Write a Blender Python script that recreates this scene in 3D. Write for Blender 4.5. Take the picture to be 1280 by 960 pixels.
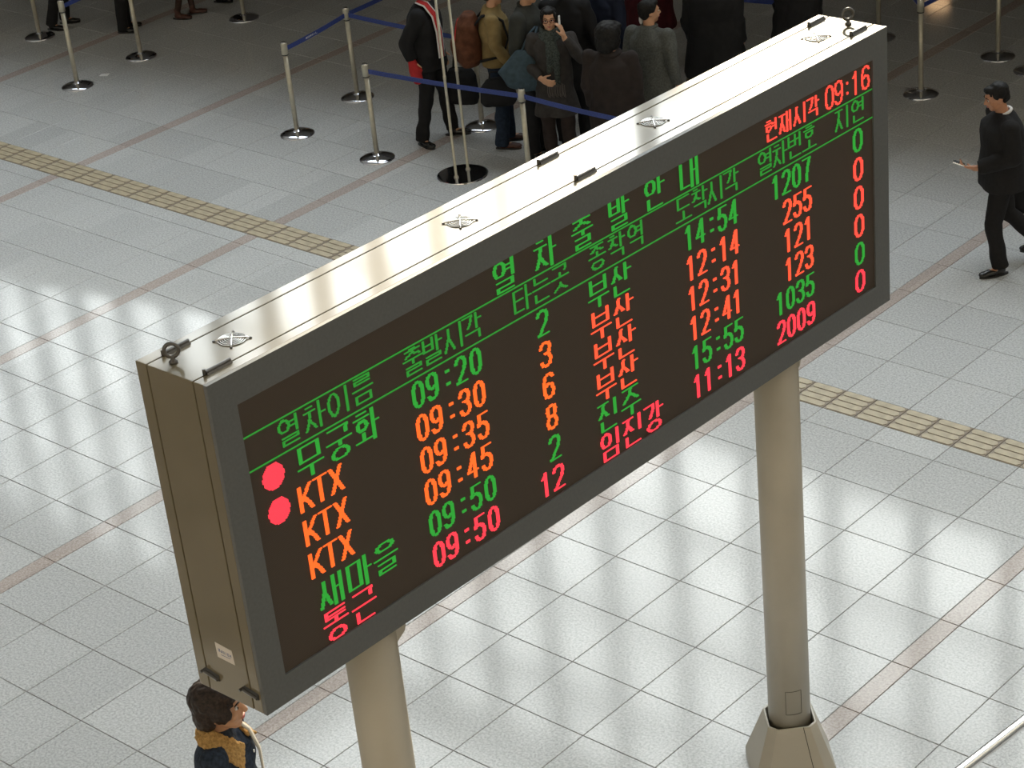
import bpy, bmesh, math, random
from mathutils import Vector, Matrix, Euler, noise
random.seed(7)
for o in list(bpy.data.objects): bpy.data.objects.remove(o)
SC = bpy.context.scene; COL = SC.collection
PI = math.pi
# ------------------------------------------------------------------ camera
R0 = Vector((0.7590126, 0.6454375, -0.0854997)); R1 = Vector((0.2779855, -0.4400131, -0.8538808)); R2 = Vector((-0.5887477, 0.6243387, -0.5133978))
cam = bpy.data.cameras.new('camera'); co = bpy.data.objects.new('camera', cam); COL.objects.link(co); SC.camera = co
M = Matrix((R0, -R1, -R2)).transposed().to_4x4(); M.translation = Vector((14.403933, -17.200556, 14.507362)) * 0.6
co.matrix_world = M
cam.sensor_width = 36; cam.lens = 36 * 2793.33 / 1280
cam.shift_x = -62.38 / 1280; cam.shift_y = 160.58 / 1280
cam.clip_end = 500
# ------------------------------------------------------------------ sky, sun, exposure
SUN_AZ, SUN_EL = math.radians(-37), math.radians(24)      # azimuth from +Y towards +X
sd = Vector((math.sin(SUN_AZ) * math.cos(SUN_EL), math.cos(SUN_AZ) * math.cos(SUN_EL), math.sin(SUN_EL)))
W = bpy.data.worlds.new('world'); SC.world = W; W.use_nodes = True
nt = W.node_tree; bg = nt.nodes['Background']
# bright thin overcast: pale blue-white dome with a soft glow round the veiled sun
N_ = nt.nodes.new; g_ = N_('ShaderNodeTexCoord'); dt = N_('ShaderNodeVectorMath'); dt.operation = 'DOT_PRODUCT'; dt.inputs[1].default_value = sd; nt.links.new(g_.outputs['Generated'], dt.inputs[0])
mx = N_('ShaderNodeMath'); mx.operation = 'MAXIMUM'; mx.inputs[1].default_value = 0; nt.links.new(dt.outputs['Value'], mx.inputs[0])
pw = N_('ShaderNodeMath'); pw.operation = 'POWER'; pw.inputs[1].default_value = 14; nt.links.new(mx.outputs[0], pw.inputs[0])
cm = N_('ShaderNodeMix'); cm.data_type = 'RGBA'; cm.inputs[6].default_value = (0.86, 0.95, 1.0, 1); cm.inputs[7].default_value = (2.6, 2.7, 2.6, 1); nt.links.new(pw.outputs[0], cm.inputs[0])
nt.links.new(cm.outputs[2], bg.inputs[0]); bg.inputs[1].default_value = 3.6
sl = bpy.data.lights.new('sun', 'SUN'); so = bpy.data.objects.new('sun', sl); COL.objects.link(so)
so.rotation_euler = sd.to_track_quat('Z', 'Y').to_euler(); so.location = sd * 60
sl.energy = 6.5; sl.color = (1.0, 0.83, 0.58); sl.angle = math.radians(0.6)
SC.view_settings.view_transform = 'Standard'; SC.view_settings.look = 'None'
LAMP_W = 3.0
SC.view_settings.exposure = 0.0; SC.view_settings.gamma = 1.0; SC.view_settings.use_curve_mapping = False
# ------------------------------------------------------------------ materials
def mat(name, col, rough=0.6, metal=0.0, noise_amt=0.0, noise_scale=30.0, emit=None, estr=0.0, coat=0.0, coat_rough=0.05, coat_ior=1.5, bump=0.0, spec=0.5, col2=None, detail=3.0):
    m = bpy.data.materials.new(name); m.use_nodes = True; n = m.node_tree.nodes; l = m.node_tree.links
    b = n['Principled BSDF']; b.inputs['Base Color'].default_value = (*col, 1); b.inputs['Roughness'].default_value = rough
    b.inputs['Metallic'].default_value = metal; b.inputs['Specular IOR Level'].default_value = spec
    b.inputs['Coat Weight'].default_value = coat; b.inputs['Coat Roughness'].default_value = coat_rough; b.inputs['Coat IOR'].default_value = coat_ior
    if emit: b.inputs['Emission Color'].default_value = (*emit, 1); b.inputs['Emission Strength'].default_value = estr
    if noise_amt or col2 or bump:
        tc = n.new('ShaderNodeTexCoord'); t = n.new('ShaderNodeTexNoise'); t.inputs['Scale'].default_value = noise_scale; t.inputs['Detail'].default_value = detail
        l.new(tc.outputs['Object'], t.inputs['Vector'])
        r = n.new('ShaderNodeMix'); r.data_type = 'RGBA'
        c2 = col2 or tuple(c * (1 - noise_amt) for c in col); c1 = col if col2 else tuple(min(1, c * (1 + noise_amt)) for c in col)
        r.inputs[6].default_value = (*c1, 1); r.inputs[7].default_value = (*c2, 1)
        rp = n.new('ShaderNodeValToRGB'); rp.color_ramp.elements[0].position = 0.35; rp.color_ramp.elements[1].position = 0.65
        l.new(t.outputs['Fac'], rp.inputs[0]); l.new(rp.outputs[0], r.inputs[0]); l.new(r.outputs[2], b.inputs['Base Color'])
        if bump:
            bp = n.new('ShaderNodeBump'); bp.inputs['Strength'].default_value = bump; bp.inputs['Distance'].default_value = 0.01
            l.new(t.outputs['Fac'], bp.inputs['Height']); l.new(bp.outputs[0], b.inputs['Normal'])
    return m
def granite(name, base, dark, rough=0.075, cell=0.6):
    m = bpy.data.materials.new(name); m.use_nodes = True; n = m.node_tree.nodes; l = m.node_tree.links; b = n['Principled BSDF']
    g = n.new('ShaderNodeNewGeometry')
    t = n.new('ShaderNodeTexNoise'); t.inputs['Scale'].default_value = 55; t.inputs['Detail'].default_value = 4; t.inputs['Roughness'].default_value = 0.75
    l.new(g.outputs['Position'], t.inputs['Vector'])
    rp = n.new('ShaderNodeValToRGB'); rp.color_ramp.elements[0].position = 0.36; rp.color_ramp.elements[1].position = 0.6
    rp.color_ramp.elements[0].color = (*dark, 1); rp.color_ramp.elements[1].color = (*base, 1); l.new(t.outputs['Fac'], rp.inputs[0])
    dv = n.new('ShaderNodeVectorMath'); dv.operation = 'SCALE'; dv.inputs['Scale'].default_value = 1 / cell; l.new(g.outputs['Position'], dv.inputs[0])
    fl = n.new('ShaderNodeVectorMath'); fl.operation = 'FLOOR'; l.new(dv.outputs[0], fl.inputs[0])
    wn = n.new('ShaderNodeTexWhiteNoise'); l.new(fl.outputs[0], wn.inputs['Vector'])
    big = n.new('ShaderNodeTexNoise'); big.inputs['Scale'].default_value = 0.9; big.inputs['Detail'].default_value = 3; l.new(g.outputs['Position'], big.inputs['Vector'])
    mr = n.new('ShaderNodeMapRange'); mr.inputs['To Min'].default_value = 0.93; mr.inputs['To Max'].default_value = 1.06; l.new(wn.outputs['Value'], mr.inputs[0])
    mx = n.new('ShaderNodeMix'); mx.data_type = 'RGBA'; mx.blend_type = 'MULTIPLY'; mx.inputs[0].default_value = 1
    l.new(rp.outputs[0], mx.inputs[6]); l.new(mr.outputs[0], mx.inputs[7]); l.new(mx.outputs[2], b.inputs['Base Color'])
    rr = n.new('ShaderNodeMapRange'); rr.inputs['To Min'].default_value = rough * 0.7; rr.inputs['To Max'].default_value = rough * 1.5; l.new(big.outputs['Fac'], rr.inputs[0]); l.new(rr.outputs[0], b.inputs['Roughness'])
    b.inputs['Specular IOR Level'].default_value = 0.29
    return m
MT = {}
MT['granite'] = granite('granite_grey', (0.575, 0.58, 0.575), (0.35, 0.353, 0.352))
MT['granite_pink'] = granite('granite_pink', (0.50, 0.435, 0.40), (0.31, 0.26, 0.235))
MT['grout'] = mat('grout', (0.17, 0.16, 0.155), 0.8)
MT['tactile_base'] = mat('tactile_base', (0.25, 0.205, 0.15), 0.6)  # grime plus the shade between the bars, put into the colour
MT['tactile'] = mat('tactile_yellow', (0.40, 0.335, 0.225), 0.45, noise_amt=0.12, noise_scale=12)
MT['cream'] = mat('cream_paint', (0.150, 0.124, 0.076), 0.35, noise_amt=0.03, noise_scale=3, coat=1.0, coat_rough=0.07, coat_ior=1.42, spec=0.1)
MT['frame'] = mat('frame_grey', (0.098, 0.102, 0.10), 0.5, noise_amt=0.06, noise_scale=60)
MT['groove'] = mat('groove_dark', (0.02, 0.018, 0.015), 0.8)
MT['pole'] = mat('pole_paint', (0.43, 0.395, 0.325), 0.38, noise_amt=0.05, noise_scale=2.5)
MT['chrome'] = mat('chrome', (0.75, 0.76, 0.82), 0.08, 1.0)
MT['steel'] = mat('brushed_steel', (0.50, 0.47, 0.38), 0.42, 0.55, noise_amt=0.08, noise_scale=20)
MT['dark_steel'] = mat('dark_steel', (0.12, 0.115, 0.11), 0.4, 0.6)
MT['wire'] = mat('wire_chrome', (0.85, 0.85, 0.85), 0.15, 1.0)
MT['black_plastic'] = mat('black_plastic', (0.02, 0.02, 0.02), 0.5)
MT['belt'] = mat('belt_blue', (0.028, 0.05, 0.21), 0.7, noise_amt=0.15, noise_scale=80)
MT['white'] = mat('white_print', (0.75, 0.75, 0.75), 0.6)
MT['sticker'] = mat('sticker_paper', (0.60, 0.54, 0.48), 0.5)
MT['sticker_ink'] = mat('sticker_ink', (0.10, 0.13, 0.25), 0.5)
MT['wall'] = mat('wall_plaster', (0.50, 0.48, 0.44), 0.8, noise_amt=0.1, noise_scale=0.5)
MT['ceiling'] = mat('ceiling_paint', (0.50, 0.48, 0.45), 0.8, noise_amt=0.05, noise_scale=0.4)
MT['mullion'] = mat('mullion_metal', (0.10, 0.10, 0.10), 0.5, 0.3)
def panel_mat():
    m = bpy.data.materials.new('led_panel'); m.use_nodes = True; n = m.node_tree.nodes; l = m.node_tree.links; b = n['Principled BSDF']
    tc = n.new('ShaderNodeTexCoord'); sx = n.new('ShaderNodeSeparateXYZ'); l.new(tc.outputs['Object'], sx.inputs[0])
    outs = []
    for k in (1, 2):
        a = n.new('ShaderNodeMath'); a.operation = 'MULTIPLY'; a.inputs[1].default_value = 2 * PI / 0.00706; l.new(sx.outputs[k], a.inputs[0])
        s = n.new('ShaderNodeMath'); s.operation = 'SINE'; l.new(a.outputs[0], s.inputs[0]); outs.append(s)
    p = n.new('ShaderNodeMath'); p.operation = 'MULTIPLY'; l.new(outs[0].outputs[0], p.inputs[0]); l.new(outs[1].outputs[0], p.inputs[1])
    mr = n.new('ShaderNodeMapRange'); mr.inputs[1].default_value = -0.6; mr.inputs[2].default_value = 0.6; l.new(p.outputs[0], mr.inputs[0])
    x = n.new('ShaderNodeMix'); x.data_type = 'RGBA'; x.inputs[6].default_value = (0.046, 0.035, 0.027, 1); x.inputs[7].default_value = (0.078, 0.059, 0.045, 1)
    l.new(mr.outputs[0], x.inputs[0]); l.new(x.outputs[2], b.inputs['Base Color']); b.inputs['Roughness'].default_value = 0.7; b.inputs['Specular IOR Level'].default_value = 0.25
    return m
MT['panel'] = panel_mat()
def led(name, c, s):
    return mat(name, tuple(x * 0.2 for x in c), 0.5, emit=c, estr=s)
LED = {'g': led('led_green', (0.03, 0.40, 0.04), 0.82), 'gd': led('led_green_dim', (0.025, 0.29, 0.03), 0.9),
       'o': led('led_orange', (1.0, 0.135, 0.018), 1.25), 'r': led('led_red_orange', (1.0, 0.09, 0.035), 1.25),
       'p': led('led_pink_red', (1.0, 0.045, 0.07), 1.2), 't': led('led_red', (1.0, 0.07, 0.045), 1.3)}
# ------------------------------------------------------------------ mesh helpers
def link(name, me, material=None, parent=None, smooth=False):
    o = bpy.data.objects.new(name, me); COL.objects.link(o)
    if material is not None and not me.materials: me.materials.append(material)
    if smooth:
        for p in me.polygons: p.use_smooth = True
    if parent is not None: o.parent = parent
    return o
def obj(name, bm, material, parent=None, smooth=False, loc=None, bevel=0.0):
    me = bpy.data.meshes.new(name); bmesh.ops.recalc_face_normals(bm, faces=bm.faces); bm.to_mesh(me); bm.free()
    o = link(name, me, material, parent, smooth)
    if loc: o.location = loc
    if bevel:
        md = o.modifiers.new('bevel', 'BEVEL'); md.width = bevel; md.segments = 2; md.limit_method = 'ANGLE'
    return o
def tag(o, label, cat, group=None):
    o['label'] = label; o['category'] = cat
    if group: o['group'] = group
    return o
def struct(o): o['kind'] = 'structure'; return o
def stuff(o): o['kind'] = 'stuff'; return o
def empty(name, loc=(0, 0, 0), rz=0.0):
    e = bpy.data.objects.new(name, None); COL.objects.link(e); e.location = loc; e.rotation_euler = (0, 0, rz); e.empty_display_size = 0.1
    return e
def box(bm, x0, x1, y0, y1, z0, z1):
    v = [bm.verts.new((x, y, z)) for x in (x0, x1) for y in (y0, y1) for z in (z0, z1)]
    for f in ((0, 1, 3, 2), (4, 6, 7, 5), (0, 4, 5, 1), (2, 3, 7, 6), (0, 2, 6, 4), (1, 5, 7, 3)): bm.faces.new([v[i] for i in f])
def quadprism(bm, pts, z0, z1):
    n = len(pts); a = [bm.verts.new((p[0], p[1], z0)) for p in pts]; b = [bm.verts.new((p[0], p[1], z1)) for p in pts]
    bm.faces.new(a[::-1]); bm.faces.new(b)
    for i in range(n): bm.faces.new((a[i], a[(i + 1) % n], b[(i + 1) % n], b[i]))
def frame_of(d):
    d = d.normalized(); u = Vector((0, 0, 1)) if abs(d.z) < 0.9 else Vector((1, 0, 0))
    a = d.cross(u).normalized(); return a, d.cross(a).normalized()
def tube(bm, pts, rads, seg=12, caps=True, closed=False):
    pts = [Vector(p) for p in pts]; n = len(pts)
    if not isinstance(rads, (list, tuple)): rads = [rads] * n
    rings = []; pa = None
    for i, p in enumerate(pts):
        if closed: d = pts[(i + 1) % n] - pts[i - 1]
        else: d = pts[min(i + 1, n - 1)] - pts[max(i - 1, 0)]
        if d.length < 1e-9: d = Vector((0, 0, 1))
        d.normalize()
        if pa is None: a, b = frame_of(d)
        else:
            a = (pa - d * pa.dot(d)); a = a.normalized() if a.length > 1e-6 else frame_of(d)[0]; b = d.cross(a)
        pa = a
        rings.append([bm.verts.new(p + (a * math.cos(t) + b * math.sin(t)) * rads[i]) for t in [2 * PI * k / seg for k in range(seg)]])
    for i in range(n if closed else n - 1):
        r, s = rings[i], rings[(i + 1) % n]
        for k in range(seg): bm.faces.new((r[k], r[(k + 1) % seg], s[(k + 1) % seg], s[k]))
    if caps and not closed: bm.faces.new(rings[0][::-1]); bm.faces.new(rings[-1])
def lathe(bm, prof, seg=32, c=(0, 0)):
    rings = [[bm.verts.new((c[0] + r * math.cos(2 * PI * k / seg), c[1] + r * math.sin(2 * PI * k / seg), z)) for k in range(seg)] for r, z in prof]
    for a, b in zip(rings, rings[1:]):
        for k in range(seg): bm.faces.new((a[k], a[(k + 1) % seg], b[(k + 1) % seg], b[k]))
    bm.faces.new(rings[0][::-1]); bm.faces.new(rings[-1])
def ell(bm, c, r, rot=None, seg=16, rings=10):
    M_ = Matrix.Translation(Vector(c)) @ (rot.to_matrix().to_4x4() if rot is not None else Matrix.Identity(4)) @ Matrix.Diagonal((r[0], r[1], r[2], 1))
    bmesh.ops.create_uvsphere(bm, u_segments=seg, v_segments=rings, radius=1, matrix=M_)
def limb(bm, pts, rads, seg=12):
    """tapered capsule chain"""
    tube(bm, pts, rads, seg)
    for p, r in zip(pts, rads): ell(bm, p, (r, r, r), seg=seg, rings=8)
def ringloft(bm, rings, seg=20):
    """rings: (x,y,z,rx,ry)"""
    R = []
    for (x, y, z, rx, ry) in rings:
        vs = []
        for k in range(seg):
            t = 2 * PI * k / seg; c, s = math.cos(t), math.sin(t)
            c = math.copysign(abs(c) ** 0.85, c); s = math.copysign(abs(s) ** 0.85, s)
            vs.append(bm.verts.new((x + rx * c, y + ry * s, z)))
        R.append(vs)
    for a, b in zip(R, R[1:]):
        for k in range(seg): bm.faces.new((a[k], a[(k + 1) % seg], b[(k + 1) % seg], b[k]))
    bm.faces.new(R[0][::-1]); bm.faces.new(R[-1])
def remesh(bm, voxel, smooth=2, fold=0.0, fscale=9.0, seed=0.0):
    me = bpy.data.meshes.new('tmp'); bmesh.ops.recalc_face_normals(bm, faces=bm.faces); bm.to_mesh(me); bm.free()
    o = bpy.data.objects.new('tmp', me); TMP.objects.link(o)
    r = o.modifiers.new('r', 'REMESH'); r.mode = 'VOXEL'; r.voxel_size = voxel
    if smooth:
        s = o.modifiers.new('s', 'SMOOTH'); s.factor = 0.5; s.iterations = smooth
    dg = bpy.context.evaluated_depsgraph_get(); ev = o.evaluated_get(dg); m2 = bpy.data.meshes.new_from_object(ev)
    bpy.data.objects.remove(o); bpy.data.meshes.remove(me)
    if fold:
        vs = m2.vertices; nn = [v.normal.copy() for v in vs]
        for v, nm in zip(vs, nn):
            p = v.co * fscale + Vector((seed, seed * 1.7, 0)); p.z *= 0.8
            v.co += nm * fold * noise.noise(p)
    return m2
TMP = bpy.data.collections.new('tmp'); SC.collection.children.link(TMP)
# ------------------------------------------------------------------ setting: the hall
U = 0.6
def tm(X, Y):
    return (X * U, (Y - 0.006 * X) * U) if Y < 4.42 else (X * U, Y * U)
def beveltile(bm, q, zt=0.0, th=0.03, gap=0.0022, bv=0.003):
    c = (sum(p[0] for p in q) / 4, sum(p[1] for p in q) / 4)
    def ins(p, g):
        return (p[0] + (g if p[0] < c[0] else -g), p[1] + (g if p[1] < c[1] else -g))
    lo = [bm.verts.new((*ins(p, gap), zt - th)) for p in q]; mi = [bm.verts.new((*ins(p, gap), zt - bv)) for p in q]; hi = [bm.verts.new((*ins(p, gap + bv), zt)) for p in q]
    for a, b in ((lo, mi), (mi, hi)):
        for i in range(4): bm.faces.new((a[i], a[(i + 1) % 4], b[(i + 1) % 4], b[i]))
    bm.faces.new(hi)
bm = bmesh.new(); box(bm, -56, 18, -20, 25, -0.35, -0.006)
floor = struct(obj('floor', bm, MT['grout']))
# columns of the paving (X in tiles): strips of pink granite every 5 tiles or so
strips = [(-27.9, -27.65), (-22.75, -22.5), (-17.6, -17.35), (-12.42, -12.17), (-7.19, -6.94), (-2.13, -1.9), (3.0, 3.249), (8.25, 8.5)]
cols = []
blocks = [(-27.65, -22.75, 5), (-22.5, -17.6, 5), (-17.35, -12.42, 5)]
xs = []
for a, b, n in blocks: xs.append([a + (b - a) * i / n for i in range(n + 1)])
xs.append([-12.17, -11.19, -10.19, -9.19, -8.19, -7.19]); xs.append([-6.94, -5.94, -4.94, -3.94, -2.94, -2.13]); xs.append([-1.9, -1, 0, 1, 2, 3]); xs.append([3.249, 4.249, 5.249, 6.249, 7.249, 8.25])
for L in xs: cols += [(a, b, 'tile') for a, b in zip(L, L[1:])]
cols += [(a, b, 'border_tile') for a, b in strips]
rows = [(y, y + 1) for y in range(-14, 4)] + [(4, 4.42), (4.98, 6)] + [(y, y + 1) for y in range(6, 26)]
def camdist(x, y): return (Vector((x, y, 0)) - M.translation).length
RT = M.inverted()
def topx(p):
    q = RT @ Vector(p); f = 2793.33
    return 640 + 62.38 + f * q.x / -q.z, 480 + 160.58 - f * q.y / -q.z
def inview(q, mg=25):
    P = [topx((p[0], p[1], 0)) for p in q]
    return max(p[0] for p in P) > -mg and min(p[0] for p in P) < 1280 + mg and max(p[1] for p in P) > -mg and min(p[1] for p in P) < 960 + mg
cand = {'tile': [], 'border_tile': []}
for a, b, kind in cols:
    for y0, y1 in rows:
        q = [tm(a, y0), tm(b, y0), tm(b, y1), tm(a, y1)]
        P = [topx((*p, 0)) for p in q]
        hidden = False
        cand[kind].append((0 if inview(q) else 1, camdist(*q[0]), q))
for kind, key in (('tile', 'granite'), ('border_tile', 'granite_pink')):
    L = sorted(cand[kind], key=lambda t: (t[0], t[1]))
    for i, (_, _, q) in enumerate(L[:300] if kind == 'tile' else [x for x in L if x[0] == 0][:300]):
        bm = bmesh.new(); c = q[0]; beveltile(bm, [(p[0] - c[0], p[1] - c[1]) for p in q])
        obj(kind, bm, MT[key], floor, loc=(c[0], c[1], 0))
    rest = L[300:] if kind == 'tile' else [x for x in L if x[0] == 1] + [x for x in L if x[0] == 0][300:]
    bm = bmesh.new()
    for _, _, q in rest: beveltile(bm, q)
    stuff(obj(kind, bm, MT[key], floor))
# tactile paving, 300 mm blocks with four long bars
bm = bmesh.new(); box(bm, 0.004, 0.296, 0, 0.336, -0.03, 0.001)
for k in range(4):
    yc = 0.042 + k * 0.084; x0, x1 = 0.014, 0.286; r = 0.034
    p = [(x0 + r * 0.6, yc - r), (x1 - r * 0.6, yc - r), (x1, yc - r * 0.3), (x1, yc + r * 0.3), (x1 - r * 0.6, yc + r), (x0 + r * 0.6, yc + r), (x0, yc + r * 0.3), (x0, yc - r * 0.3)]
    quadprism(bm, p, 0.001, 0.006)
t0 = obj('tactile_tile', bm, MT['tactile'], floor); k = 0; t0.data.materials.append(MT['tactile_base'])
for p_ in t0.data.polygons:
    if max(t0.data.vertices[i_].co.z for i_ in p_.vertices) < 0.002: p_.material_index = 1
for i in range(-58, 16):
    x = i * 0.3
    o = t0 if k == 0 else t0.copy()
    if k: COL.objects.link(o); o.parent = floor
    o.location = (x, 2.65, 0); k += 1
# walls, unseen gallery slab, roof with an added skylight gap, window wall
def wall(name, *b, m='wall'):
    bm = bmesh.new(); box(bm, *b); return struct(obj(name, bm, MT[m]))
wall('wall_back', -56, 18, 25, 25.4, 0, 17)
wall('wall_back', -56, 18, 25, 25.4, 28.5, 30)
wall('wall_left', -56.4, -56, -20, 25.4, 0, 30)
wall('wall_right', 18, 18.4, -20, 25.4, 0, 30)
wall('wall_front', -56, 18, -20.4, -20, 0, 30)
bm = bmesh.new(); quadprism(bm, [(-56, -3.8), (-2.5, 8.0), (18, 12.5), (18, 25), (-56, 25)], 3.2, 3.5); struct(obj('ceiling', bm, MT['ceiling']))  # unseen slab, its edge slanted and lowered to shade the back floor
wall('ceiling', -56, 18, -20, 9, 30, 30.4, m='ceiling')  # roof pieces leave a gap, placed so daylight falls off towards the back
wall('ceiling', -56, -34, 9, 25.4, 30, 30.4, m='ceiling')
wall('ceiling', 10, 18, 9, 25.4, 30, 30.4, m='ceiling')
bm = bmesh.new()
for i in range(33): x = -55.6 + i * 2.3; box(bm, x - 0.075, x + 0.075, 24.9, 25.5, 17, 28.5)
for z in (19.8, 23.2, 26.2): box(bm, -56, 18, 25.0, 25.3, z - 0.09, z + 0.09)
struct(obj('window_1', bm, MT['mullion']))
# warm downlights set in the underside of the gallery over the ticket hall
for i, (lx, ly, wh) in enumerate([(-28, 19.3, 'leftmost'), (-22, 19.3, 'second from the left'), (-16, 19.3, 'third from the left'), (-10, 19.3, 'rightmost')]):
    e = empty('ceiling_light', (lx, ly, 3.2)); tag(e, wh + ' of the round warm downlights under the gallery', 'ceiling light', 'warm downlights under the gallery')
    bm = bmesh.new(); lathe(bm, [(0.22, -0.03), (0.24, -0.03), (0.24, 0.0), (0.22, 0.0)], 24); obj('lamp_ring', bm, MT['steel'], e)
    L = bpy.data.lights.new('downlight', 'AREA'); L.shape = 'DISK'; L.size = 0.4; L.energy = LAMP_W; L.color = (1.0, 0.62, 0.32); o = bpy.data.objects.new('downlight', L); COL.objects.link(o); o.parent = e; o.location = (0, 0, -0.035)
# ------------------------------------------------------------------ the departure board
BR = Matrix.Rotation(1, 3, 'X')
rv = Vector((-0.0083, -0.0056, -0.0038)); BRm = Matrix.Rotation(rv.length, 4, rv.normalized())
BO = Vector((3.5052, -8.9991, 4.9814)) * U
LL, HH, DD = 4.929, 1.636, 0.450; ZO = 2.989
board = empty('departure_board'); board.matrix_world = Matrix.Translation(BO) @ BRm @ Matrix.Translation((0, 0, -ZO))
tag(board, 'long LED train departure board in a cream metal case on two round poles', 'sign')
def bpart(name, bm, m, parent=board, **k): return obj(name, bm, m, parent, **k)
Z = ZO
g = 0.003
# case: rear cover, middle body, front cover
bm = bmesh.new(); box(bm, -DD, -0.379 - g, 0, LL, Z, Z + HH); bpart('rear_cover', bm, MT['cream'], bevel=0.004)
bm = bmesh.new(); box(bm, -0.379 + g, -0.086 - g, 0, LL, Z, Z + HH); housing = bpart('housing', bm, MT['cream'], bevel=0.003)
bm = bmesh.new(); box(bm, -0.40, -0.06, 0.012, LL - 0.012, Z + 0.012, Z + HH - 0.012); bpart('seal', bm, MT['groove'])
bm = bmesh.new(); box(bm, -0.086 + g, -0.022, 0, LL, Z, Z + HH); bpart('front_cover', bm, MT['cream'], bevel=0.003)
# grey front frame round the display
y0, y1, z0, z1 = 0.138, 4.788, Z + 0.140, Z + 1.490
bm = bmesh.new()
for (a, b, c, d) in ((0, LL, Z, z0), (0, LL, z1, Z + HH), (0, y0, z0, z1), (y1, LL, z0, z1)): box(bm, -0.022, 0.0, a, b, c, d)
bmesh.ops.remove_doubles(bm, verts=bm.verts, dist=1e-5)
bpart('front_frame', bm, MT['frame'])
bm = bmesh.new(); box(bm, -0.0215, -0.010, y0, y1, z0, z1); panel = bpart('display_panel', bm, MT['panel'])
# ---- LED lettering rasterised on the 656 x 192 dot matrix
NC, NR = 656, 192; PX, PZ = (y1 - y0) / NC, (z1 - z0) / NR
def seg(pts): return pts
EL = [(0.5 + 0.5 * math.cos(t), 0.5 + 0.5 * math.sin(t)) for t in [2 * PI * k / 20 for k in range(21)]]
def sub(P, x0, y0_, x1, y1_): return [[(x0 + (x1 - x0) * x, y0_ + (y1_ - y0_) * y) for x, y in s] for s in P]
CH = {'g': [[(0, 0), (1, 0), (0.92, 0.45), (0.5, 1)]], 'gh': [[(0, 0), (1, 0), (0.95, 1)]], 'gj': [[(0, 0), (1, 0), (1, 1)]], 'n': [[(0, 0), (0, 1), (1, 1)]],
      'd': [[(1, 0), (0, 0), (0, 1), (1, 1)]], 'l': [[(0, 0), (1, 0), (1, 0.5), (0, 0.5), (0, 1), (1, 1)]], 'm': [[(0, 0), (1, 0), (1, 1), (0, 1), (0, 0)]],
      'b': [[(0, 0), (0, 1), (1, 1), (1, 0)], [(0, 0.45), (1, 0.45)]], 's': [[(0.5, 0), (0.45, 0.4), (0, 1)], [(0.47, 0.42), (1, 1)]], 'o': [EL],
      'j': [[(0, 0), (1, 0)], [(0.52, 0), (0.42, 0.5), (0, 1)], [(0.46, 0.48), (1, 1)]], 't': [[(1, 0), (0, 0), (0, 1), (1, 1)], [(0, 0.5), (1, 0.5)]]}
CH['c'] = [[(0.3, 0), (0.7, 0)]] + sub(CH['j'], 0, 0.25, 1, 1)
CH['h'] = [[(0.25, 0), (0.75, 0)], [(0, 0.25), (1, 0.25)]] + sub([EL], 0.15, 0.45, 0.85, 1)
CH['ng'] = CH['o']
VW = {'a': [[(0, 0), (0, 1)], [(0, 0.45), (1, 0.45)]], 'ae': [[(0, 0), (0, 1)], [(1, 0), (1, 1)], [(0, 0.45), (1, 0.45)]], 'eo': [[(1, 0), (1, 1)], [(0, 0.45), (1, 0.45)]],
      'yeo': [[(1, 0), (1, 1)], [(0, 0.3), (1, 0.3)], [(0, 0.62), (1, 0.62)]], 'i': [[(0.6, 0), (0.6, 1)]],
      'O': [[(0.5, 0), (0.5, 1)], [(0, 1), (1, 1)]], 'U': [[(0, 0), (1, 0)], [(0.5, 0), (0.5, 1)]], 'eu': [[(0, 0.5), (1, 0.5)]]}
def syl(c, v, j=None):
    P = []
    if v == 'wa':
        return sub(CH[c], 0, 0, 0.6, 0.56) + sub(VW['O'], 0, 0.66, 0.66, 0.9) + sub(VW['a'], 0.78, 0, 1, 1)
    if v in ('O', 'U', 'eu'):
        cc = 'gh' if c == 'g' else c
        if j:
            P += sub(CH[cc], 0.12, 0, 0.88, 0.28 if c in 'c' else 0.25)
            P += sub(VW[v], 0, 0.30 if v == 'O' else 0.43, 1, 0.45 if v == 'O' else 0.57)
            P += sub(CH['gj' if j == 'g' else j], 0.14, 0.68, 0.86, 1)
        else:
            P += sub(CH[cc], 0.1, 0, 0.9, 0.46) + sub(VW[v], 0, 0.66, 1, 1)
        return P
    if j:
        P += sub(CH[c], 0, 0.02, 0.48, 0.50) + sub(VW[v], 0.76 if v != 'yeo' and v != 'eo' else 0.55, 0, 1.0 if v != 'yeo' and v != 'eo' else 0.88, 0.56) + sub(CH['gj' if j == 'g' else j], 0.12, 0.68, 0.86, 1)
    else:
        P += sub(CH[c], 0, 0.04, 0.42 if v == 'ae' else 0.50, 0.92) + sub(VW[v], 0.64 if v == 'ae' else 0.78, 0, 0.93 if v == 'ae' else 1.0, 1)
    return P
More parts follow.
